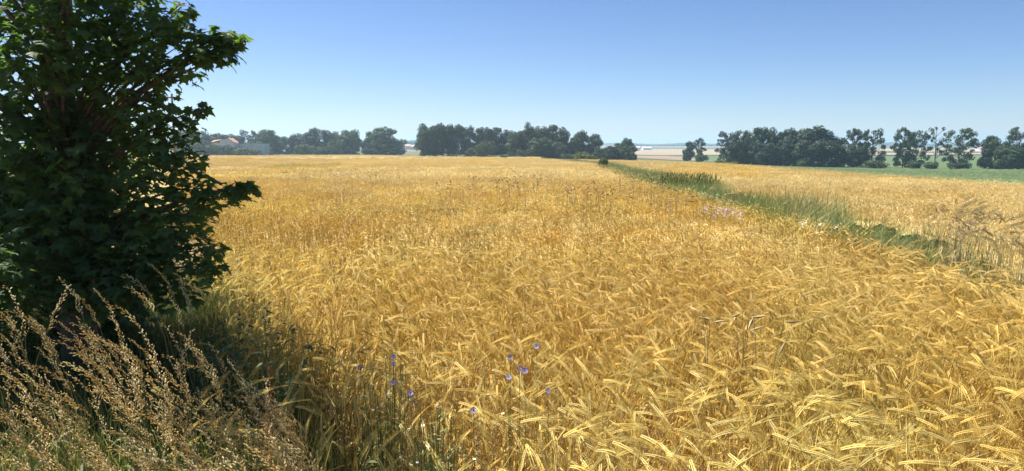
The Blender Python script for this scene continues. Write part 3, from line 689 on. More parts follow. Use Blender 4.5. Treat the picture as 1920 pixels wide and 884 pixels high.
def leafy(px_, py_, Y, h, w, n, m, label, name='leafy_weed', leaf=.05, flower=None, cat='weed', fl_n=0, fl_r=.008, floor=.15):
    p = at(px_, py_, Y); g0 = hz(p.x, p.y); r = random.Random(int(px_ * 3 + py_)); H = max(.3, p.z - g0)
    lf = MB(); st = MB()
    tips = []
    for k in range(max(3, n // 18)):
        a = r.uniform(0, 6.28); rad = w * math.sqrt(r.random()); tip = np.array([math.cos(a) * rad, math.sin(a) * rad, H * r.uniform(.75, 1.0)]); tips.append(tip)
        tube(st, [np.array([tip[0] * t * .9, tip[1] * t * .9, tip[2] * t]) for t in np.linspace(0, 1, 5)], np.linspace(.003, .001, 5), 3)
    for i in range(n):
        tp = tips[i % len(tips)]; t = r.uniform(floor, 1.0); b = tp * t; a = r.uniform(0, 6.28); L = leaf * r.uniform(.5, 1.2)
        d = np.array([math.cos(a), math.sin(a), r.uniform(-.3, .8)]); P = [b + d * L * u - np.array([0, 0, L * .5 * u * u]) for u in (0, .35, .7, 1)]
        ribbon(lf, P, L * np.array([.05, .28, .2, .01]) * (.35 if leaf < .03 else 1), (-math.sin(a), math.cos(a), r.uniform(-.3, .3)))
    o = tag(link(name, st.mesh('weed_stem', [m]), None, (p.x, p.y, g0)), label, cat); link('leaves', lf.mesh('weed_leaves', [m]), o)['kind'] = 'stuff'
    if flower:
        for i in range(fl_n):
            tp = tips[i % len(tips)] * r.uniform(.88, 1.0); q = tp + np.array([r.uniform(-1, 1) * w * .25, r.uniform(-1, 1) * w * .25, r.uniform(-.02, .03)])
            link('flower_head', flower, o, tuple(q), r.uniform(0, 6), r.uniform(.8, 1.2) * fl_r / .01).rotation_euler = (r.gauss(.35, .4), r.gauss(0, .35), r.uniform(0, 6))
    return o
def daisy(np_, m1, m2):
    mb = MB()
    for i in range(np_):
        a = 2 * math.pi * i / np_; d = np.array([math.cos(a), math.sin(a), 0]); s = np.array([-d[1], d[0], 0]) * .0028
        mb.add([d * .003 - s * .6, d * .003 + s * .6, d * .0095 + s, d * .0095 - s + [0, 0, -.001]], [(0, 1, 2), (0, 2, 3)], 0)
    spindle(mb, (0, 0, -.003), (0, 0, .004), .0038, 6, 1)
    return mb.mesh('daisy_head', [m1, m2])
DAISY = daisy(9, M_WHITE, M_YELL); LIL = daisy(7, M_LILAC, M_LILAC)
leafy(1290, 352, 23, .6, .55, 160, M_WEEDL, 'pale green broad-leaved weed below the tall grass clump', leaf=.22)
leafy(1335, 360, 21, .6, .45, 120, M_WEEDL, 'pale green broad-leaved weed right of the tall grass clump', leaf=.2)
leafy(1350, 388, 13.5, .8, .42, 220, M_WEED, 'patch of pale lilac flowers at the edge of the green strip', 'lilac_flower_patch', .07, LIL, 'flower', 90, .026)
leafy(1382, 396, 13, .8, .2, 60, M_WEED, 'small outlier of lilac flowers right of the larger lilac patch', 'lilac_flower_patch', .07, LIL, 'flower', 24, .024)
leafy(1545, 410, 10.5, .8, .28, 90, M_WEED, 'small whitish flowers where the strip meets the barley', 'white_flower_patch', .06, DAISY, 'flower', 34, .02)
leafy(728, 668, 2.75, .7, .10, 420, M_WEED, 'slender chamomile at the edge of the tree shade beside blue cornflowers', 'chamomile_plant', .022, DAISY, 'chamomile', 9, .0062)
leafy(712, 700, 2.6, .7, .10, 380, M_WEED, 'chamomile half in shade below the uppermost left cornflowers', 'chamomile_plant', .022, DAISY, 'chamomile', 6, .0062)
leafy(835, 775, 2.35, .7, .13, 900, M_WEED, 'bushy pale green chamomile with small white heads in front of the barley', 'chamomile_plant', .022, DAISY, 'chamomile', 13, .0062)
leafy(790, 765, 2.4, .7, .10, 600, M_WEED, 'chamomile just left of the bushiest chamomile', 'chamomile_plant', .022, DAISY, 'chamomile', 9, .0062)
leafy(965, 690, 2.75, .7, .07, 60, M_WEED, 'thin chamomile among the cluster of four cornflowers', 'chamomile_plant', .02, DAISY, 'chamomile', 6, .0062)
leafy(655, 850, 2.0, .6, .12, 200, M_WEED, 'low green weed at the bottom of the verge', 'leafy_weed', .03)
leafy(455, 560, 4.6, .6, .3, 420, M_GRASS, 'dark leafy weed at the right foot of the maple', 'leafy_weed', .04)
leafy(400, 590, 4.2, .6, .35, 260, M_GRASS, 'dark leafy weed in front of the maple foot', 'leafy_weed', .045)
leafy(520, 610, 3.7, .6, .25, 420, M_GRASS, 'dark leafy weed where the verge shade meets the barley', 'leafy_weed', .04)

def cornflower_head():
    mb = MB(); r = random.Random(1)
    for i in range(9):
        a = 2 * math.pi * i / 9 + r.uniform(-.15, .15); d = np.array([math.cos(a), math.sin(a), .35]); s = np.array([-math.sin(a), math.cos(a), 0])
        e = d * .016; mb.add([d * .003, e - s * .0045, e + s * .0045, e + d * .006, e + d * .005 - s * .0065, e + d * .005 + s * .0065], [(0, 1, 2), (1, 3, 2), (1, 4, 3), (2, 3, 5)], 0)
    for i in range(8):
        a = i * .8; spindle(mb, (0, 0, 0), (math.cos(a) * .005, math.sin(a) * .005, .010), .0013, 3, 1)
    spindle(mb, (0, 0, -.014), (0, 0, .002), .0048, 6, 2)
    return mb.mesh('cornflower_head', [M_BLUE, M_PURP, M_WEED])
CF = cornflower_head()
for (a, b, Y, lb) in [(948, 670, 2.75, 'topmost blue cornflower of the cluster left of the lone one'), (998, 650, 2.85, 'lone blue cornflower, the highest, right of the cluster'), (945, 708, 2.62, 'lowest cornflower in the cluster, below a chamomile'),
                      (965, 692, 2.68, 'middle cornflower in the cluster, pale blue'), (1018, 733, 2.55, 'blue cornflower to the lower right of the cluster'), (878, 770, 2.38, 'violet cornflower right of the bushy chamomile, lowest of all'),
                      (728, 670, 2.75, 'upper cornflower on the shade edge at left'), (729, 684, 2.72, 'violet cornflower just under the upper one on the shade edge'), (728, 718, 2.6, 'bright blue cornflower lower on the shade edge'),
                      (760, 738, 2.5, 'small pale blue cornflower right of the bright one on the shade edge'), (667, 690, 2.7, 'dim violet cornflower inside the tree shade'), (975, 696, 2.66, 'pale blue cornflower at the right of the cluster')]:
    p = at(a, b, Y); g0 = hz(p.x, p.y); h = p.z - g0; st = MB(); tube(st, [np.array([.02 * math.sin(2 * t), 0, h * t]) for t in np.linspace(0, 1, 7)], np.linspace(.0016, .001, 7), 3)
    o = tag(link('cornflower', st.mesh('cornflower_stem', [M_WEED]), None, (p.x, p.y, g0)), lb, 'cornflower', 'cornflowers in the barley')
    q = link('flower_head', CF, o, (.018, 0, h), rg.uniform(0, 6), rg.uniform(.42, .55)); q.rotation_euler = (rg.uniform(.5, 1.1), rg.uniform(-.4, .4), rg.uniform(-.4, .4))

# ------------------------------------------------------------------ the maple at the left
def maple_leaf(size, r):
    pts = [(0, 0), (.16, -.05), (.42, -.10), (.34, .10), (.62, .22), (.48, .34), (.52, .52), (.27, .46), (.16, .60), (.10, .78), (0, 1.0)]
    out = pts + [(-a, b) for a, b in pts[-2:0:-1]]
    v = [(0, .30, 0.02)]
    for a, b in out: v.append((a, b, -0.30 * (a * a + (b - .3) ** 2) * r.uniform(.4, 1.3) + .06 * abs(a)))
    n = len(out); f = [(0, 1 + i, 1 + (i + 1) % n) for i in range(n)]
    mb = MB(); mb.add(np.array(v) * size, f)
    mb.add(np.array([(-.012, 0, 0), (.012, 0, 0), (0, -.45, .1)]) * size, [(0, 1, 2)]); return mb
LEAVES = [maple_leaf(1.0, random.Random(i)) for i in range(6)]
def maple():
    r = random.Random(21); D = 4.6
    base = Vector((-3.05, 5.0, hz(-3.05, 5.0)))
    tr = MB(); P = [np.array(base), np.array(base) + [.03, 0, .9], np.array(base) + [-.05, .05, 2.0], np.array(base) + [.05, .1, 3.4], np.array(base) + [0, .1, 5.0]]
    tube(tr, P, [.13, .11, .09, .06, .02], 8)
    root = link('maple_tree', None, None, tuple(base)); tag(root, 'dark leafy maple with drooping lobed leaves, filling the left edge', 'tree')
    mbase = -np.array(base)
    # blobs: centre px, py, depth, radius (m)  -> real positions in space round the trunk
    B = []
    def bl(px_, py_, Y, rad, sq=.75, n=None): p = at(px_, py_, Y); B.append((np.array(p), rad, sq, n))
    for py_ in (20, 90, 160, 230, 300, 370, 440, 500):
        for px_ in (-60, 30, 120, 200):
            bl(px_ + r.uniform(-20, 20), py_ + r.uniform(-15, 15), r.uniform(4.5, 5.3), .34, .8)
    for (a, b, Y, rd) in [(90, 40, 4.5, .3), (120, 110, 4.5, .26), (60, 120, 4.4, .26), (250, 30, 4.8, .26), (290, 85, 4.7, .20), (225, 120, 4.7, .25), (330, 90, 4.6, .16), (375, 85, 4.6, .15), (350, 60, 4.6, .12), (395, 100, 4.55, .15), (418, 80, 4.6, .12), (440, 75, 4.6, .07), (355, 115, 4.6, .15), (300, 50, 4.7, .16), (270, 60, 4.7, .2), (405, 70, 4.6, .10), (300, 130, 4.7, .15), (340, 140, 4.7, .12),
                          (260, 190, 4.8, .24), (300, 175, 4.8, .12), (280, 240, 4.7, .24), (330, 235, 4.7, .17), (370, 205, 4.6, .08), (310, 290, 4.7, .24), (290, 350, 4.7, .26), (345, 310, 4.6, .14),
                          (360, 350, 4.5, .15), (405, 365, 4.45, .12), (440, 365, 4.4, .10), (465, 352, 4.4, .06), (385, 395, 4.45, .10), (300, 410, 4.6, .26), (340, 425, 4.5, .20), (380, 470, 4.4, .12), (330, 480, 4.5, .22),
                          (275, 470, 4.5, .28), (395, 500, 4.4, .08), (240, 530, 4.5, .26), (300, 540, 4.5, .22), (160, 540, 4.5, .30), (60, 540, 4.4, .30), (350, 540, 4.5, .16), (-10, 500, 4.2, .3), (425, 100, 4.6, .07), (340, 20, 4.7, .1), (235, 0, 4.8, .22)]: bl(a, b, Y, rd)
    # the crown goes on above and to the left, out of the picture
    for i in range(46):
        a = r.uniform(0, 6.28); t = r.random(); rad = 1.75 * math.sqrt(t)
        zz = r.uniform(2.4, 5.4); k = 1 - max(0, (zz - 3.6) / 3.2)
        B.append((np.array([-3.7 + rad * math.cos(a) * 1.15 * k, 5.7 + rad * math.sin(a) * .8 * k, zz]), .48, .75, 52))
    for i in range(24):
        B.append((np.array([-4.3 + r.uniform(-1.3, .6), 5.4 + r.uniform(-.6, 1.4), r.uniform(.5, 2.4)]), .45, .8, 90))
    for i in range(34):
        B.append((np.array([r.uniform(-4.1, -3.0), r.uniform(5.3, 6.1), r.uniform(.35, 2.0)]), .36, .85, 95))
    # unseen boughs added above the picture to shade the edge of the barley
    kx = .8192 / math.tan(SUN_EL); ky = .5736 / math.tan(SUN_EL)
    for (sx, sy) in [(-.42, 2.45), (-.5, 2.75), (-.55, 3.05), (-.7, 3.35), (-.95, 3.6), (-1.1, 3.95), (-1.35, 4.3), (-.75, 2.9), (-.95, 3.2), (-1.2, 3.6), (-1.6, 4.6), (-.7, 2.3), (-.6, 1.95), (-1.0, 2.75)]:
        hh = r.uniform(2.7, 3.3); B.append((np.array([sx - kx * hh, sy + ky * hh, .7 + hh]), .30, .7, -70))
    # limbs from the trunk to the blobs
    lim = MB(); inst = []
    for (c, rad, sq, n) in B:
        hb = np.clip(c[2] * .75 - .1, .35, 4.4); s0 = np.array([base.x, base.y, base.z + hb]); mid = (s0 + c) / 2 + np.array([0, 0, .12])
        shade = n is not None and n < 0
        hb2 = c[2] - .75; off_lit = n is not None and n > 0 and hb2 > 0 and (c[0] + kx * hb2 > verge_x(c[1] - ky * hb2) + .25 or (c[1] - ky * hb2 < 3.1 and c[0] + kx * hb2 < -1.0))
        n_off = n is not None and not shade
        if off_lit and r.random() < .8: continue
        tube(lim, [s0, (s0 + mid) / 2 + [0, 0, .04], mid, (mid + c) / 2 + [0, 0, .02], c], [.022, .016, .011, .007, .003], 4)
        n = abs(n) if n else int((1300 if c[2] < 2.0 else 640) * rad * rad + 22)
        for k in range(n):
            d = np.array([r.gauss(0, 1), r.gauss(0, 1), r.gauss(0, 1)]); d /= np.linalg.norm(d); q = c + d * rad * (r.random() ** .45) * np.array([1, 1, sq])
            out = np.array([d[0], d[1], 0]) + np.array([r.gauss(0, .5), r.gauss(0, .5), 0]); az = math.atan2(out[1], out[0])
            inst.append((q, az - math.pi / 2, -r.uniform(-.05, .95), r.gauss(0, .4), r.uniform(.05, .097) * (.85 if c[0] > -2.3 else 1), r.randrange(6), n_off))
    keep = []
    for t in inst:
        q = t[0]; hh = q[2] - .75; sx = q[0] + kx * hh; sy = q[1] - ky * hh
        if t[6] and hh > 0 and (sx > verge_x(sy) + .45 or (sy < 3.1 and sx < -1.0)) and r.random() < .93: continue  # crown thinned so its shadow leaves the barley and front grass sunlit
        keep.append(t)
    inst = keep
    fo = MB(); px_, py_ = proj(*np.array([i[0] for i in inst]).T)
    vis = [i for i in range(len(inst)) if -10 < px_[i] < 520 and -10 < py_[i] < 600]
    vis.sort(key=lambda i: -(inst[i][4] / inst[i][0][1]) - (.02 if px_[i] > 250 else 0)); ind = set(vis[:290])
    lm = [L.mesh('maple_leaf', [M_MAPLE]) for L in LEAVES]
    for i, (q, az, tx, ty, s, k, _o) in enumerate(inst):
        if i in ind:
            o = link('leaf', lm[k], root, tuple(q + mbase)); o.rotation_euler = (tx, ty, az); o.scale = (s,) * 3
        else:
            M = np.array(Matrix.Translation(q + mbase) @ Euler((tx, ty, az)).to_matrix().to_4x4() @ Matrix.Scale(s, 4)); fo.merge(LEAVES[k], M)
    v, f, m = tr.arrays(); t2 = MB(); t2.add(v + mbase, f); link('trunk', t2.mesh('maple_trunk', [M_BARK], True), root)
    v, f, m = lim.arrays(); t2 = MB(); t2.add(v + mbase, f); link('limbs', t2.mesh('maple_limbs', [M_BARK], True), root)['kind'] = 'stuff'
    link('foliage', fo.mesh('maple_foliage', [M_MAPLE]), root)['kind'] = 'stuff'
    print('maple leaves', len(inst))
maple()

# ------------------------------------------------------------------ distant trees
def crown(r, shape, n):
    """unit tree: height 1, half width .5; returns foliage + wood"""
    fo = MB(); wd = MB(); blobs = []
    if shape == 'dome':
        for i in range(44):
            a = r.uniform(0, 6.28); h = r.uniform(.06, .9); w = .40 * math.sqrt(max(.08, 1 - ((h - .42) / .56) ** 2)); rr_ = w * r.uniform(.45, 1)
            blobs.append((np.array([rr_ * math.cos(a), rr_ * math.sin(a), h]), r.uniform(.11, .17)))
    elif shape == 'tall':
        for i in range(36):
            a = r.uniform(0, 6.28); h = r.uniform(.05, .92); w = .36 * (1 - .75 * max(0, h - .55) / .45); rr_ = w * r.uniform(.3, 1)
            blobs.append((np.array([rr_ * math.cos(a), rr_ * math.sin(a), h]), r.uniform(.11, .17)))
    elif shape == 'airy':
        for i in range(54):
            a = r.uniform(0, 6.28); h = .06 + .88 * (i + r.random()) / 54; w = .46 * math.sqrt(max(.05, 1 - ((h - .5) / .55) ** 2)); rr_ = w * r.uniform(.55, 1.1)
            blobs.append((np.array([rr_ * math.cos(a), rr_ * math.sin(a), h]), r.uniform(.075, .14)))
    elif shape == 'sparse':
        for i in range(22):
            a = r.uniform(0, 6.28); h = .35 + .6 * (i + r.random()) / 22; w = .42 * math.sqrt(max(.1, 1 - ((h - .62) / .5) ** 2)); rr_ = w * r.uniform(.5, 1.1)
            blobs.append((np.array([rr_ * math.cos(a), rr_ * math.sin(a), h]), r.uniform(.055, .10)))
        for i in range(6): blobs.append((np.array([r.uniform(-.22, .22), r.uniform(-.2, .2), r.uniform(.03, .14)]), .09))
    else:
        for i in range(16):
            a = r.uniform(0, 6.28); rr_ = .38 * math.sqrt(r.random()); blobs.append((np.array([rr_ * math.cos(a), rr_ * math.sin(a), r.uniform(.15, .8) * (1 - rr_)]), r.uniform(.16, .24)))
    tube(wd, [np.array([0, 0, -.03]), np.array([.01, 0, .3]), np.array([-.01, .01, .65]), np.array([0, 0, .88])], [.026, .02, .012, .004], 6)
    for c, rad in blobs:
        s0 = np.array([0, 0, max(.06, c[2] - .16)]); tube(wd, [s0, (s0 + c) / 2 + [0, 0, -.01], c], [.009, .006, .003], 3)
    per = n // len(blobs)
    for c, rad in blobs:
        m = int(per * (rad / .13) ** 1.3) + 6
        d = np.array([[r.gauss(0, 1) for _ in range(3)] for _ in range(m)]); d /= np.linalg.norm(d, axis=1)[:, None]
        sq = .55 if shape in ('airy', 'sparse') else .85
        q = c + d * rad * (np.array([r.random() for _ in range(m)]) ** .3)[:, None] * np.array([1, 1, sq])
        sz = np.array([r.uniform(.014, .032) for _ in range(m)])[:, None] * (1.0 if shape != 'bush' else 1.6)
        nrm = d + np.array([[r.gauss(0, .5) for _ in range(3)] for _ in range(m)]); nrm /= np.linalg.norm(nrm, axis=1)[:, None]
        u = np.cross(nrm, [.2, .1, 1]); u /= np.linalg.norm(u, axis=1)[:, None] + 1e-9; w = np.cross(nrm, u)
        ang = np.array([r.uniform(0, 6.28) for _ in range(m)])[:, None]; u, w = u * np.cos(ang) + w * np.sin(ang), -u * np.sin(ang) + w * np.cos(ang)
        V = np.stack([q - u * sz, q + w * sz * .6, q + u * sz * 1.1 + nrm * sz * .2, q - w * sz * .7], 1).reshape(-1, 3)
        I = np.arange(m) * 4; fo.add(V, np.concatenate([np.stack([I, I + 1, I + 2], 1), np.stack([I, I + 2, I + 3], 1)]))
    v = fo.arrays()[0]; k = 1.0 / v[:, 2].max(); wx = np.percentile(np.abs(v[:, :2]), 98)
    return fo, wd, k, .5 / wx
VAR = {}
for sh, cnt_, n in (('dome', 5, 7600), ('tall', 4, 6500), ('airy', 5, 4200), ('sparse', 2, 1500), ('bush', 4, 1200)):
    VAR[sh] = []
    for i in range(cnt_):
        fo, wd, k, kw = crown(random.Random(hash_ := (len(sh) * 100 + i)), sh, n)
        VAR[sh].append([fo, wd, k, kw, {}])
rt = random.Random(9); TI = {}
def far_tree(px_, top, w, base_py, Y, sh, label, m=None, group=None, name=None, cat='tree'):
    m = m or M_FOL; TI[sh] = TI.get(sh, -1) + 1; V = VAR[sh][TI[sh] % len(VAR[sh])]
    d = ray(px_, base_py); X = d[0] / d[1] * Y; g0 = hz(X, Y)
    T = at(px_, top, Y).z - g0; Wd = w / FPX * Y
    key = m.name
    if key not in V[4]:
        V[4][key] = (V[1].mesh('trunk', [M_TRUNK]), V[0].mesh('crown', [m]))
    o = link(name or 'tree', None, None, (X, Y, g0), rt.uniform(0, 6.28))
    sx = Wd * V[3] * 1.04; o.scale = (sx, sx, T * V[2]); tag(o, label, cat, group)
    link('trunk', V[4][key][0], o); link('crown', V[4][key][1], o)
    return o
def tscene():
    LG = 'trees of the far left tree line'; CG = 'trees of the central copse'; RG = 'trees of the right hand row'
    for (px_, top, w, Y, sh, lb) in [
        (352, 242, 60, 345, 'dome', 'tree just emerging from behind the maple foliage'), (385, 245, 46, 350, 'dome', 'dark tree behind the white house, leftmost'), (415, 249, 42, 350, 'dome', 'low rounded tree right behind the red roof'),
        (443, 251, 36, 350, 'dome', 'low tree over the gap between house and long wall'), (466, 243, 40, 352, 'airy', 'lighter tree rising above the long grey wall'), (484, 250, 34, 345, 'dome', 'dark tree at the middle of the long grey wall'),
        (503, 242, 52, 335, 'tall', 'dark pointed tree at the right end of the long wall'), (527, 254, 34, 350, 'dome', 'low tree in the dip of the left tree line'), (551, 250, 22, 345, 'tall', 'small narrow tree left of the broad one'),
        (575, 244, 44, 350, 'dome', 'tree on the left shoulder of the broad group'), (600, 239, 54, 345, 'dome', 'broad tree, highest of the left group'), (622, 246, 40, 350, 'dome', 'tree on the right shoulder of the broad group'), (640, 252, 26, 352, 'dome', 'small tree filling behind the compact round one'),
        (657, 242, 46, 330, 'dome', 'compact round tree standing free before the left group'), (702, 240, 40, 330, 'dome', 'left half of the widest round pair'), (724, 237, 62, 325, 'dome', 'widest round dark tree at the right end of the left line')]:
        far_tree(px_, top, w, 288, Y, sh, lb, M_FOL if sh != 'tall' else M_FOLD, LG)
    for (px_, top, w, lb) in [(628, 262, 24, 'round pale bush in front of the compact tree'), (566, 270, 26, 'pale bush low in the left tree line'), (590, 272, 24, 'small pale bush near a tractor-worn edge'), (604, 275, 20, 'light green bush at the field margin'), (690, 277, 22, 'low bush between the two round trees'),
                              (398, 268, 30, 'dark bush left of the white house'), (425, 271, 32, 'bush in front of the white gable'), (450, 276, 34, 'bright green bush before the long wall'), (470, 278, 30, 'bright green bush at the middle of the long wall'), (378, 262, 34, 'dark bush at the edge of the maple leaves'), (412, 272, 26, 'bush below the red roof eaves')]:
        far_tree(px_, top, w, 290, 298 if px_ < 480 else 318, 'bush', lb, M_FOLL if ('pale' in lb or 'bright' in lb or 'light' in lb) else M_FOL, 'bushes of the left tree line', 'bush', 'bush')
    for (px_, top, w, Y, sh, lb) in [
        (803, 231, 40, 268, 'dome', 'leftmost tall tree of the copse'), (822, 230, 36, 272, 'tall', 'flat-topped tree second from the left of the copse'), (842, 231, 34, 275, 'tall', 'tree third from the left of the copse'), (860, 232, 34, 275, 'tall', 'spiky-topped tree left of the copse middle'),
        (880, 234, 34, 275, 'tall', 'tree sloping down in the left half of the copse'), (900, 238, 32, 275, 'tall', 'low shouldered tree before the copse dip'), (917, 237, 26, 268, 'tall', 'pointed tree left of the copse dip'), (936, 238, 36, 270, 'dome', 'tree at the copse dip'),
        (796, 245, 26, 262, 'tall', 'edge tree with foliage to the ground at the left end of the copse'), (968, 244, 44, 255, 'dome', 'light mottled tree in the right half of the copse'), (998, 228, 34, 260, 'dome', 'highest tree of the copse with a domed top'), (985, 240, 50, 262, 'dome', 'tree shouldering the highest dome'),
        (1020, 236, 30, 258, 'dome', 'tree between the highest dome and the broad one'), (1046, 233, 44, 255, 'dome', 'broad dark tree right of the highest dome'), (1012, 256, 44, 248, 'dome', 'lower front tree under the highest dome'), (1038, 262, 44, 248, 'dome', 'lower front tree under the broad dark one'),
        (1090, 243, 46, 262, 'tall', 'leafy tree standing apart from the copse'), (1114, 250, 34, 264, 'tall', 'ragged tree at the right of the one standing apart'), (1078, 256, 26, 258, 'dome', 'low tree joining the copse to the one apart'),
        (1175, 257, 24, 252, 'tall', 'small pointed tree in the low right end of the copse'), (1147, 273, 38, 250, 'dome', 'low tree behind the round bush'), (1162, 268, 34, 255, 'dome', 'low tree left of the small pointed one'), (1180, 271, 30, 246, 'dome', 'round tree at the far right end of the copse'), (1128, 275, 30, 250, 'dome', 'low tree filling behind the solitary shrub')]:
        far_tree(px_, top, w, 297, Y, sh, lb, M_FOLD if px_ < 950 else M_FOL, CG)
    for (px_, top, w, base, Y, lb, m) in [(910, 264, 36, 294, 250, 'lighter bush at the foot of the copse dip', M_FOL), (885, 276, 22, 294, 252, 'greyish bush left of the lighter one', M_FOL), (847, 288, 9, 295, 240, 'tiny pale bush at the foot of the left half', M_FOLL), (944, 290, 12, 297, 232, 'small pale green bush at the copse foot', M_FOLL),
                                          (1090, 284, 32, 302, 150, 'rounded light green bush before the copse', M_FOLL), (1106, 288, 26, 303, 148, 'lower light green bush right of the rounded one', M_FOLL), (1130, 293, 19, 311, 74, 'solitary shrub at the head of the grass strip', M_FOLL), (977, 280, 22, 299, 244, 'low bush at the foot of the mottled tree', M_FOL), (1065, 288, 26, 300, 240, 'low bush at the foot of the broad dark tree', M_FOL)]:
        far_tree(px_, top, w, base, Y, 'bush', lb, m, 'bushes by the central copse', 'bush', 'bush')
    for (px_, top, w, Y, sh, lb) in [
        (1290, 264, 18, 262, 'dome', 'smaller tree of the isolated pair'), (1309, 258, 25, 262, 'airy', 'larger tree of the isolated pair'), (1362, 246, 36, 212, 'airy', 'airy tree at the left end of the right row'), (1392, 243, 40, 212, 'airy', 'light leafy tree second in the right row'), (1382, 262, 34, 206, 'dome', 'low tree at the foot of the second one'),
        (1410, 238, 38, 214, 'dome', 'tree third in the right row'), (1430, 237, 40, 214, 'dome', 'tree fourth in the right row'), (1454, 238, 40, 212, 'dome', 'tree in the middle of the dense block'), (1474, 239, 38, 211, 'dome', 'tree right of the dense block middle'), (1492, 244, 30, 210, 'tall', 'narrow tree in the dip of the dense block'),
        (1525, 235, 64, 205, 'dome', 'broad flat-topped tree of the right row'), (1512, 262, 50, 200, 'dome', 'low tree under the left of the flat-topped one'), (1545, 262, 60, 198, 'dome', 'low dark tree under the right of the flat-topped one'), (1430, 262, 44, 206, 'dome', 'low front tree under the fourth one'), (1468, 260, 44, 205, 'dome', 'low front tree under the dense block'),
        (1568, 254, 30, 202, 'tall', 'small tree in the step down of the row'), (1597, 240, 42, 200, 'airy', 'rounded open tree left of the very open one'), (1634, 240, 46, 197, 'airy', 'very open tree with sky showing through its crown'), (1603, 272, 40, 196, 'dome', 'low growth tree below the rounded open one'),
        (1692, 237, 38, 195, 'airy', 'open conical tree left of three'), (1716, 244, 40, 193, 'airy', 'dense open-edged tree second of the group of four'), (1752, 237, 34, 191, 'sparse', 'thin sparse tree with bare trunk visible'), (1797, 238, 52, 189, 'airy', 'wide layered tree last of the group of four'),
        (1864, 253, 46, 185, 'dome', 'pointed dense tree near the right edge'), (1908, 237, 50, 182, 'airy', 'tall tree cut by the right edge'), (1890, 270, 50, 180, 'dome', 'low dense tree at the right edge'), (1950, 245, 60, 182, 'dome', 'tree just beyond the right edge')]:
        far_tree(px_, top, w, 312, Y * 1.07, sh, lb, M_FOL if sh != 'dome' else M_FOLD, RG)
    for (px_, top, w, Y, lb) in [(1504, 302, 14, 180, 'tiny pale bush at the foot of the dense block'), (1350, 300, 20, 205, 'low pale bush at the left foot of the row'), (1372, 303, 26, 204, 'low pale bush under the airy end tree'), (1745, 303, 26, 186, 'bush at the foot of the sparse tree'), (1640, 300, 38, 190, 'bush at the foot of the very open tree'),
                                 (1800, 304, 34, 184, 'bush at the foot of the wide layered tree'), (1712, 302, 26, 188, 'bush at the foot of the second of four'), (1316, 290, 22, 255, 'low bush right of the isolated pair')]:
        far_tree(px_, top, w, 314, Y * 1.06, 'bush', lb, M_FOLL if 'pale' in lb else M_FOL, 'bushes at the foot of the right row', 'bush', 'bush')
tscene()

# distant wooded horizon (one mass)
def horizon_wood():
    mb = MB(); r = np.random.default_rng(4)
    for (pa, pb, Y, h) in [(-100, 2050, 2900, 7), (1180, 1360, 2000, 7), (740, 830, 1500, 9), (1640, 1960, 2100, 8), (200, 760, 1400, 12), (1820, 1870, 1700, 14)]:
        n = int((pb - pa) * 2.2)
        for i in range(n):
            px_ = r.uniform(pa, pb); X = gx(px_, Y); yy = Y + r.uniform(-60, 60); hh = h * r.uniform(.45, 1.15) * (1 + .35 * math.sin(px_ * .05)); w = hh * r.uniform(.5, 1.6)
            k = 7; a = np.arange(k) * 2 * math.pi / k; g0 = hz(X, yy) - 1
            ring0 = np.stack([X + w * np.cos(a), yy + w * np.sin(a), np.full(k, g0)], 1); ring1 = np.stack([X + w * .8 * np.cos(a), yy + w * .8 * np.sin(a), g0 + hh * r.uniform(.55, .8, k)], 1)
            v = np.vstack([ring0, ring1, [[X, yy, g0 + hh]]]); f = []
            for j in range(k): j2 = (j + 1) % k; f += [(j, j2, k + j2), (j, k + j2, k + j), (k + j, k + j2, 2 * k)]
            mb.add(v, f)
    tag(link('distant_woods', mb.mesh('distant_woods', [M_FOLD])), 'dark woods along the horizon', kind='stuff')
horizon_wood()

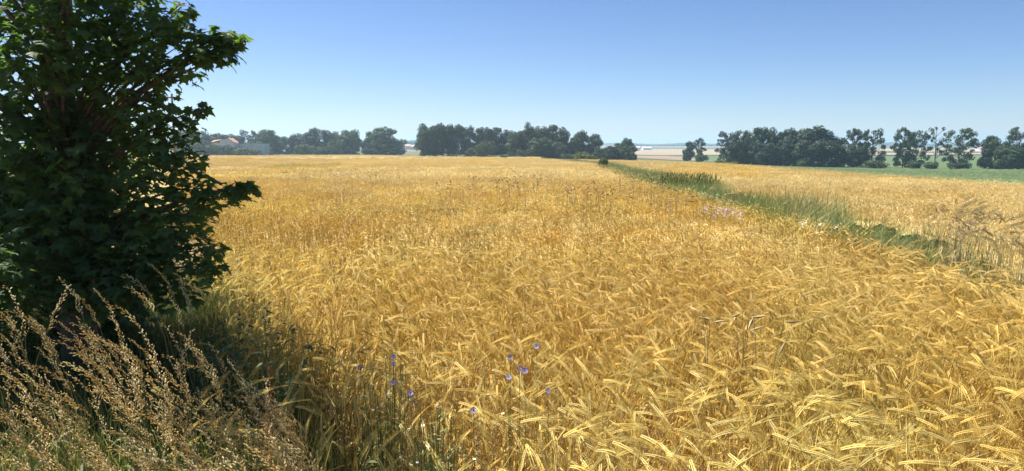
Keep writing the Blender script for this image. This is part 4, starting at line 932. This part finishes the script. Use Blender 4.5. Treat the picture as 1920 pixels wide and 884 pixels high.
# ------------------------------------------------------------------ buildings
def house(px0, px1, pe, pr, Y, label, name='house', depth=9, roofm=None, wallm=None, gable=None):
    A = at(px0, pe, Y); B = at(px1, pe, Y); Rz = at(px0, pr, Y).z; w = B.x - A.x; g0 = hz(A.x, Y) - .2; he = A.z - g0; hr = Rz - g0
    root = link(name, None, None, (A.x, Y, g0)); tag(root, label, 'house'); roofm = roofm or M_TILE; wallm = wallm or M_PLASTER
    return root, w, he, hr
def build_house():
    # gable end faces right-front, the red roof slope is seen on the left
    Y = 312; pl_ = at(402, 265, Y); pr_ = at(438, 266, Y); top = at(424, 259.5, Y); g0 = hz(pl_.x, Y) - .3
    root = link('house', None, None, (pl_.x, Y, g0), 0); tag(root, 'white plastered house with red tiled roof behind bushes at the left', 'house')
    W = pr_.x - pl_.x; he = pl_.z - g0; hr = top.z - g0; xr = top.x - pl_.x; D = 9.0; xg = W * .28
    mb = MB(); v = [(xg, 0, 0), (W, 0, 0), (W, 0, he - .5), (xr + 1.0, 0, hr - .15), (xg, 0, he + .2), (xg - 2.0, D, 0), (W - 1.5, D, 0), (W - 1.5, D, he - .5), (xr - .5, D, hr - .15), (xg - 2.0, D, he + .2)]
    f = [(0, 1, 2), (0, 2, 3), (0, 3, 4), (5, 7, 6), (5, 8, 7), (5, 9, 8), (1, 6, 7), (1, 7, 2), (0, 4, 9), (0, 9, 5)]
    mb.add(v, f)
    xs0 = -1.0; mb.add([(xs0, .3, 0), (xg, .05, 0), (xg, .05, he - .6), (xs0, .3, he - .6), (xs0 - 2, D, 0), (xs0 - 2, D, he - .6)], [(0, 1, 2), (0, 2, 3), (0, 3, 5), (0, 5, 4)]); link('wall', mb.mesh('house_wall', [M_PLASTER]), root)
    rf = MB(); t = .22
    def slab(a, b, c, d):
        a, b, c, d = [np.array(q, float) for q in (a, b, c, d)]; o = np.array([0, 0, t]); vv = [a, b, c, d, a + o, b + o, c + o, d + o]
        rf.add(vv, [(0, 2, 1), (0, 3, 2), (4, 5, 6), (4, 6, 7), (0, 1, 5), (0, 5, 4), (1, 2, 6), (1, 6, 5), (2, 3, 7), (2, 7, 6), (3, 0, 4), (3, 4, 7)])
    slab((xs0 - .5, -.5, he - .75), (xr + 1.0, -.6, hr - .1), (xr - .6, D + .4, hr - .1), (xs0 - 3.0, D + .4, he + .2))
    slab((xr + 1.0, -.6, hr - .1), (W + .5, -.5, he - .75), (W - 1.2, D + .4, he - .75), (xr - .6, D + .4, hr - .1))
    r_ = link('roof', rf.mesh('house_roof', [M_TILE]), root)
    ch = MB(); boxm(ch, xr - .9, xr - .2, D * .5, D * .5 + .7, hr - .6, hr + .7); link('chimney', ch.mesh('chimney', [M_TILE]), r_)
    wi = MB(); boxm(wi, xg + 1.6, xg + 2.6, -.04, .04, he * .45, he * .45 + 1.2); link('window', wi.mesh('window', [M_DARK]), root)
build_house()
def long_wall():
    Y = 318; a = at(439, 272, Y); b = at(495, 270.5, Y); g0 = hz(a.x, Y) - .3
    root = link('farm_shed', None, None, (a.x, Y, g0)); tag(root, 'long low grey shed wall to the right of the white house', 'shed'); W = b.x - a.x; h = b.z - g0
    mb = MB(); boxm(mb, 0, W, 0, 7, 0, h - .1); link('wall', mb.mesh('shed_wall', [M_WALLG]), root)
    rf = MB(); boxm(rf, -.3, W + .3, -.3, 7.3, h - .098, h + .12); link('roof', rf.mesh('shed_roof', [M_WALLG]), root)
    dr = MB(); boxm(dr, W * .75, W * .75 + 1.6, -.05, .05, 0.02, h * .5); link('door', dr.mesh('shed_door', [M_DARK]), root)
long_wall()
def barn(px0, px1, py_top, Y, h, m, roofm, label, rise=2.0):
    a = at(px0, 270, Y); b = at(px1, 270, Y); g0 = at(px0, py_top, Y).z - h; W = b.x - a.x; root = link('farm_building', None, None, (a.x, Y, g0)); tag(root, label, 'farm building')
    mb = MB(); boxm(mb, 0, W, 0, 12, -8, h - rise); link('wall', mb.mesh('farm_wall', [m]), root)
    rf = MB(); v = [(-.5, -.6, h - rise), (W + .5, -.6, h - rise), (W + .5, 12.6, h - rise), (-.5, 12.6, h - rise), (-.5, 6, h), (W + .5, 6, h)]
    rf.add(v, [(0, 1, 5), (0, 5, 4), (2, 3, 4), (2, 4, 5), (1, 2, 5), (3, 0, 4), (0, 2, 1), (0, 3, 2)]); link('roof', rf.mesh('farm_roof', [roofm]), root)
M_PINKR = mat('weathered_red_roof', (0.50, 0.30, 0.24), rough=.8)
barn(756, 768, 271, 900, 5, M_PLASTER, M_PINKR, 'small far white farmhouse left of the copse')
barn(770, 784, 272, 860, 5, M_PLASTER, M_PINKR, 'second far white farmhouse touching the copse edge')
barn(1183, 1200, 275, 1000, 4, M_PLASTER, M_PLASTER, 'far white greenhouse roof behind the copse right end', 1)
barn(1206, 1222, 276, 1100, 4, M_PLASTER, M_WALLG, 'far pale shed right of the copse', 1)
barn(1838, 1846, 276, 1000, 6, M_PLASTER, M_PINKR, 'tiny far farmhouse between the trees near the right edge')
def pole():
    p = at(322, 176, 66); g0 = hz(p.x, 66); st = MB(); tube(st, [np.array([0, 0, -.2]), np.array([0, 0, p.z - g0])], [.13, .09], 8)
    o = tag(link('utility_pole', st.mesh('pole', [M_WOODP]), None, (p.x, 66, g0)), 'thin utility pole seen between the maple leaves', 'utility pole')
    cb = MB(); boxm(cb, -.5, .5, -.05, .05, p.z - g0 - .4, p.z - g0 - .28); link('crossarm', cb.mesh('crossarm', [M_WOODP]), o)
pole()

# ------------------------------------------------------------------ haze
def haze():
    mb = MB(); boxm(mb, -5200, 5200, -80, 5200, -14, 34)
    m = bpy.data.materials.new('haze'); m.use_nodes = True; nt = m.node_tree; nt.nodes.remove(nt.nodes['Principled BSDF'])
    pv = nt.nodes.new('ShaderNodeVolumePrincipled'); pv.inputs['Density'].default_value = 0.00032; pv.inputs['Color'].default_value = (.50, .74, 1.0, 1); pv.inputs['Anisotropy'].default_value = 0.3
    nt.links.new(pv.outputs[0], nt.nodes['Material Output'].inputs['Volume'])
    tag(link('haze', mb.mesh('haze', [m])), kind='stuff')
haze()
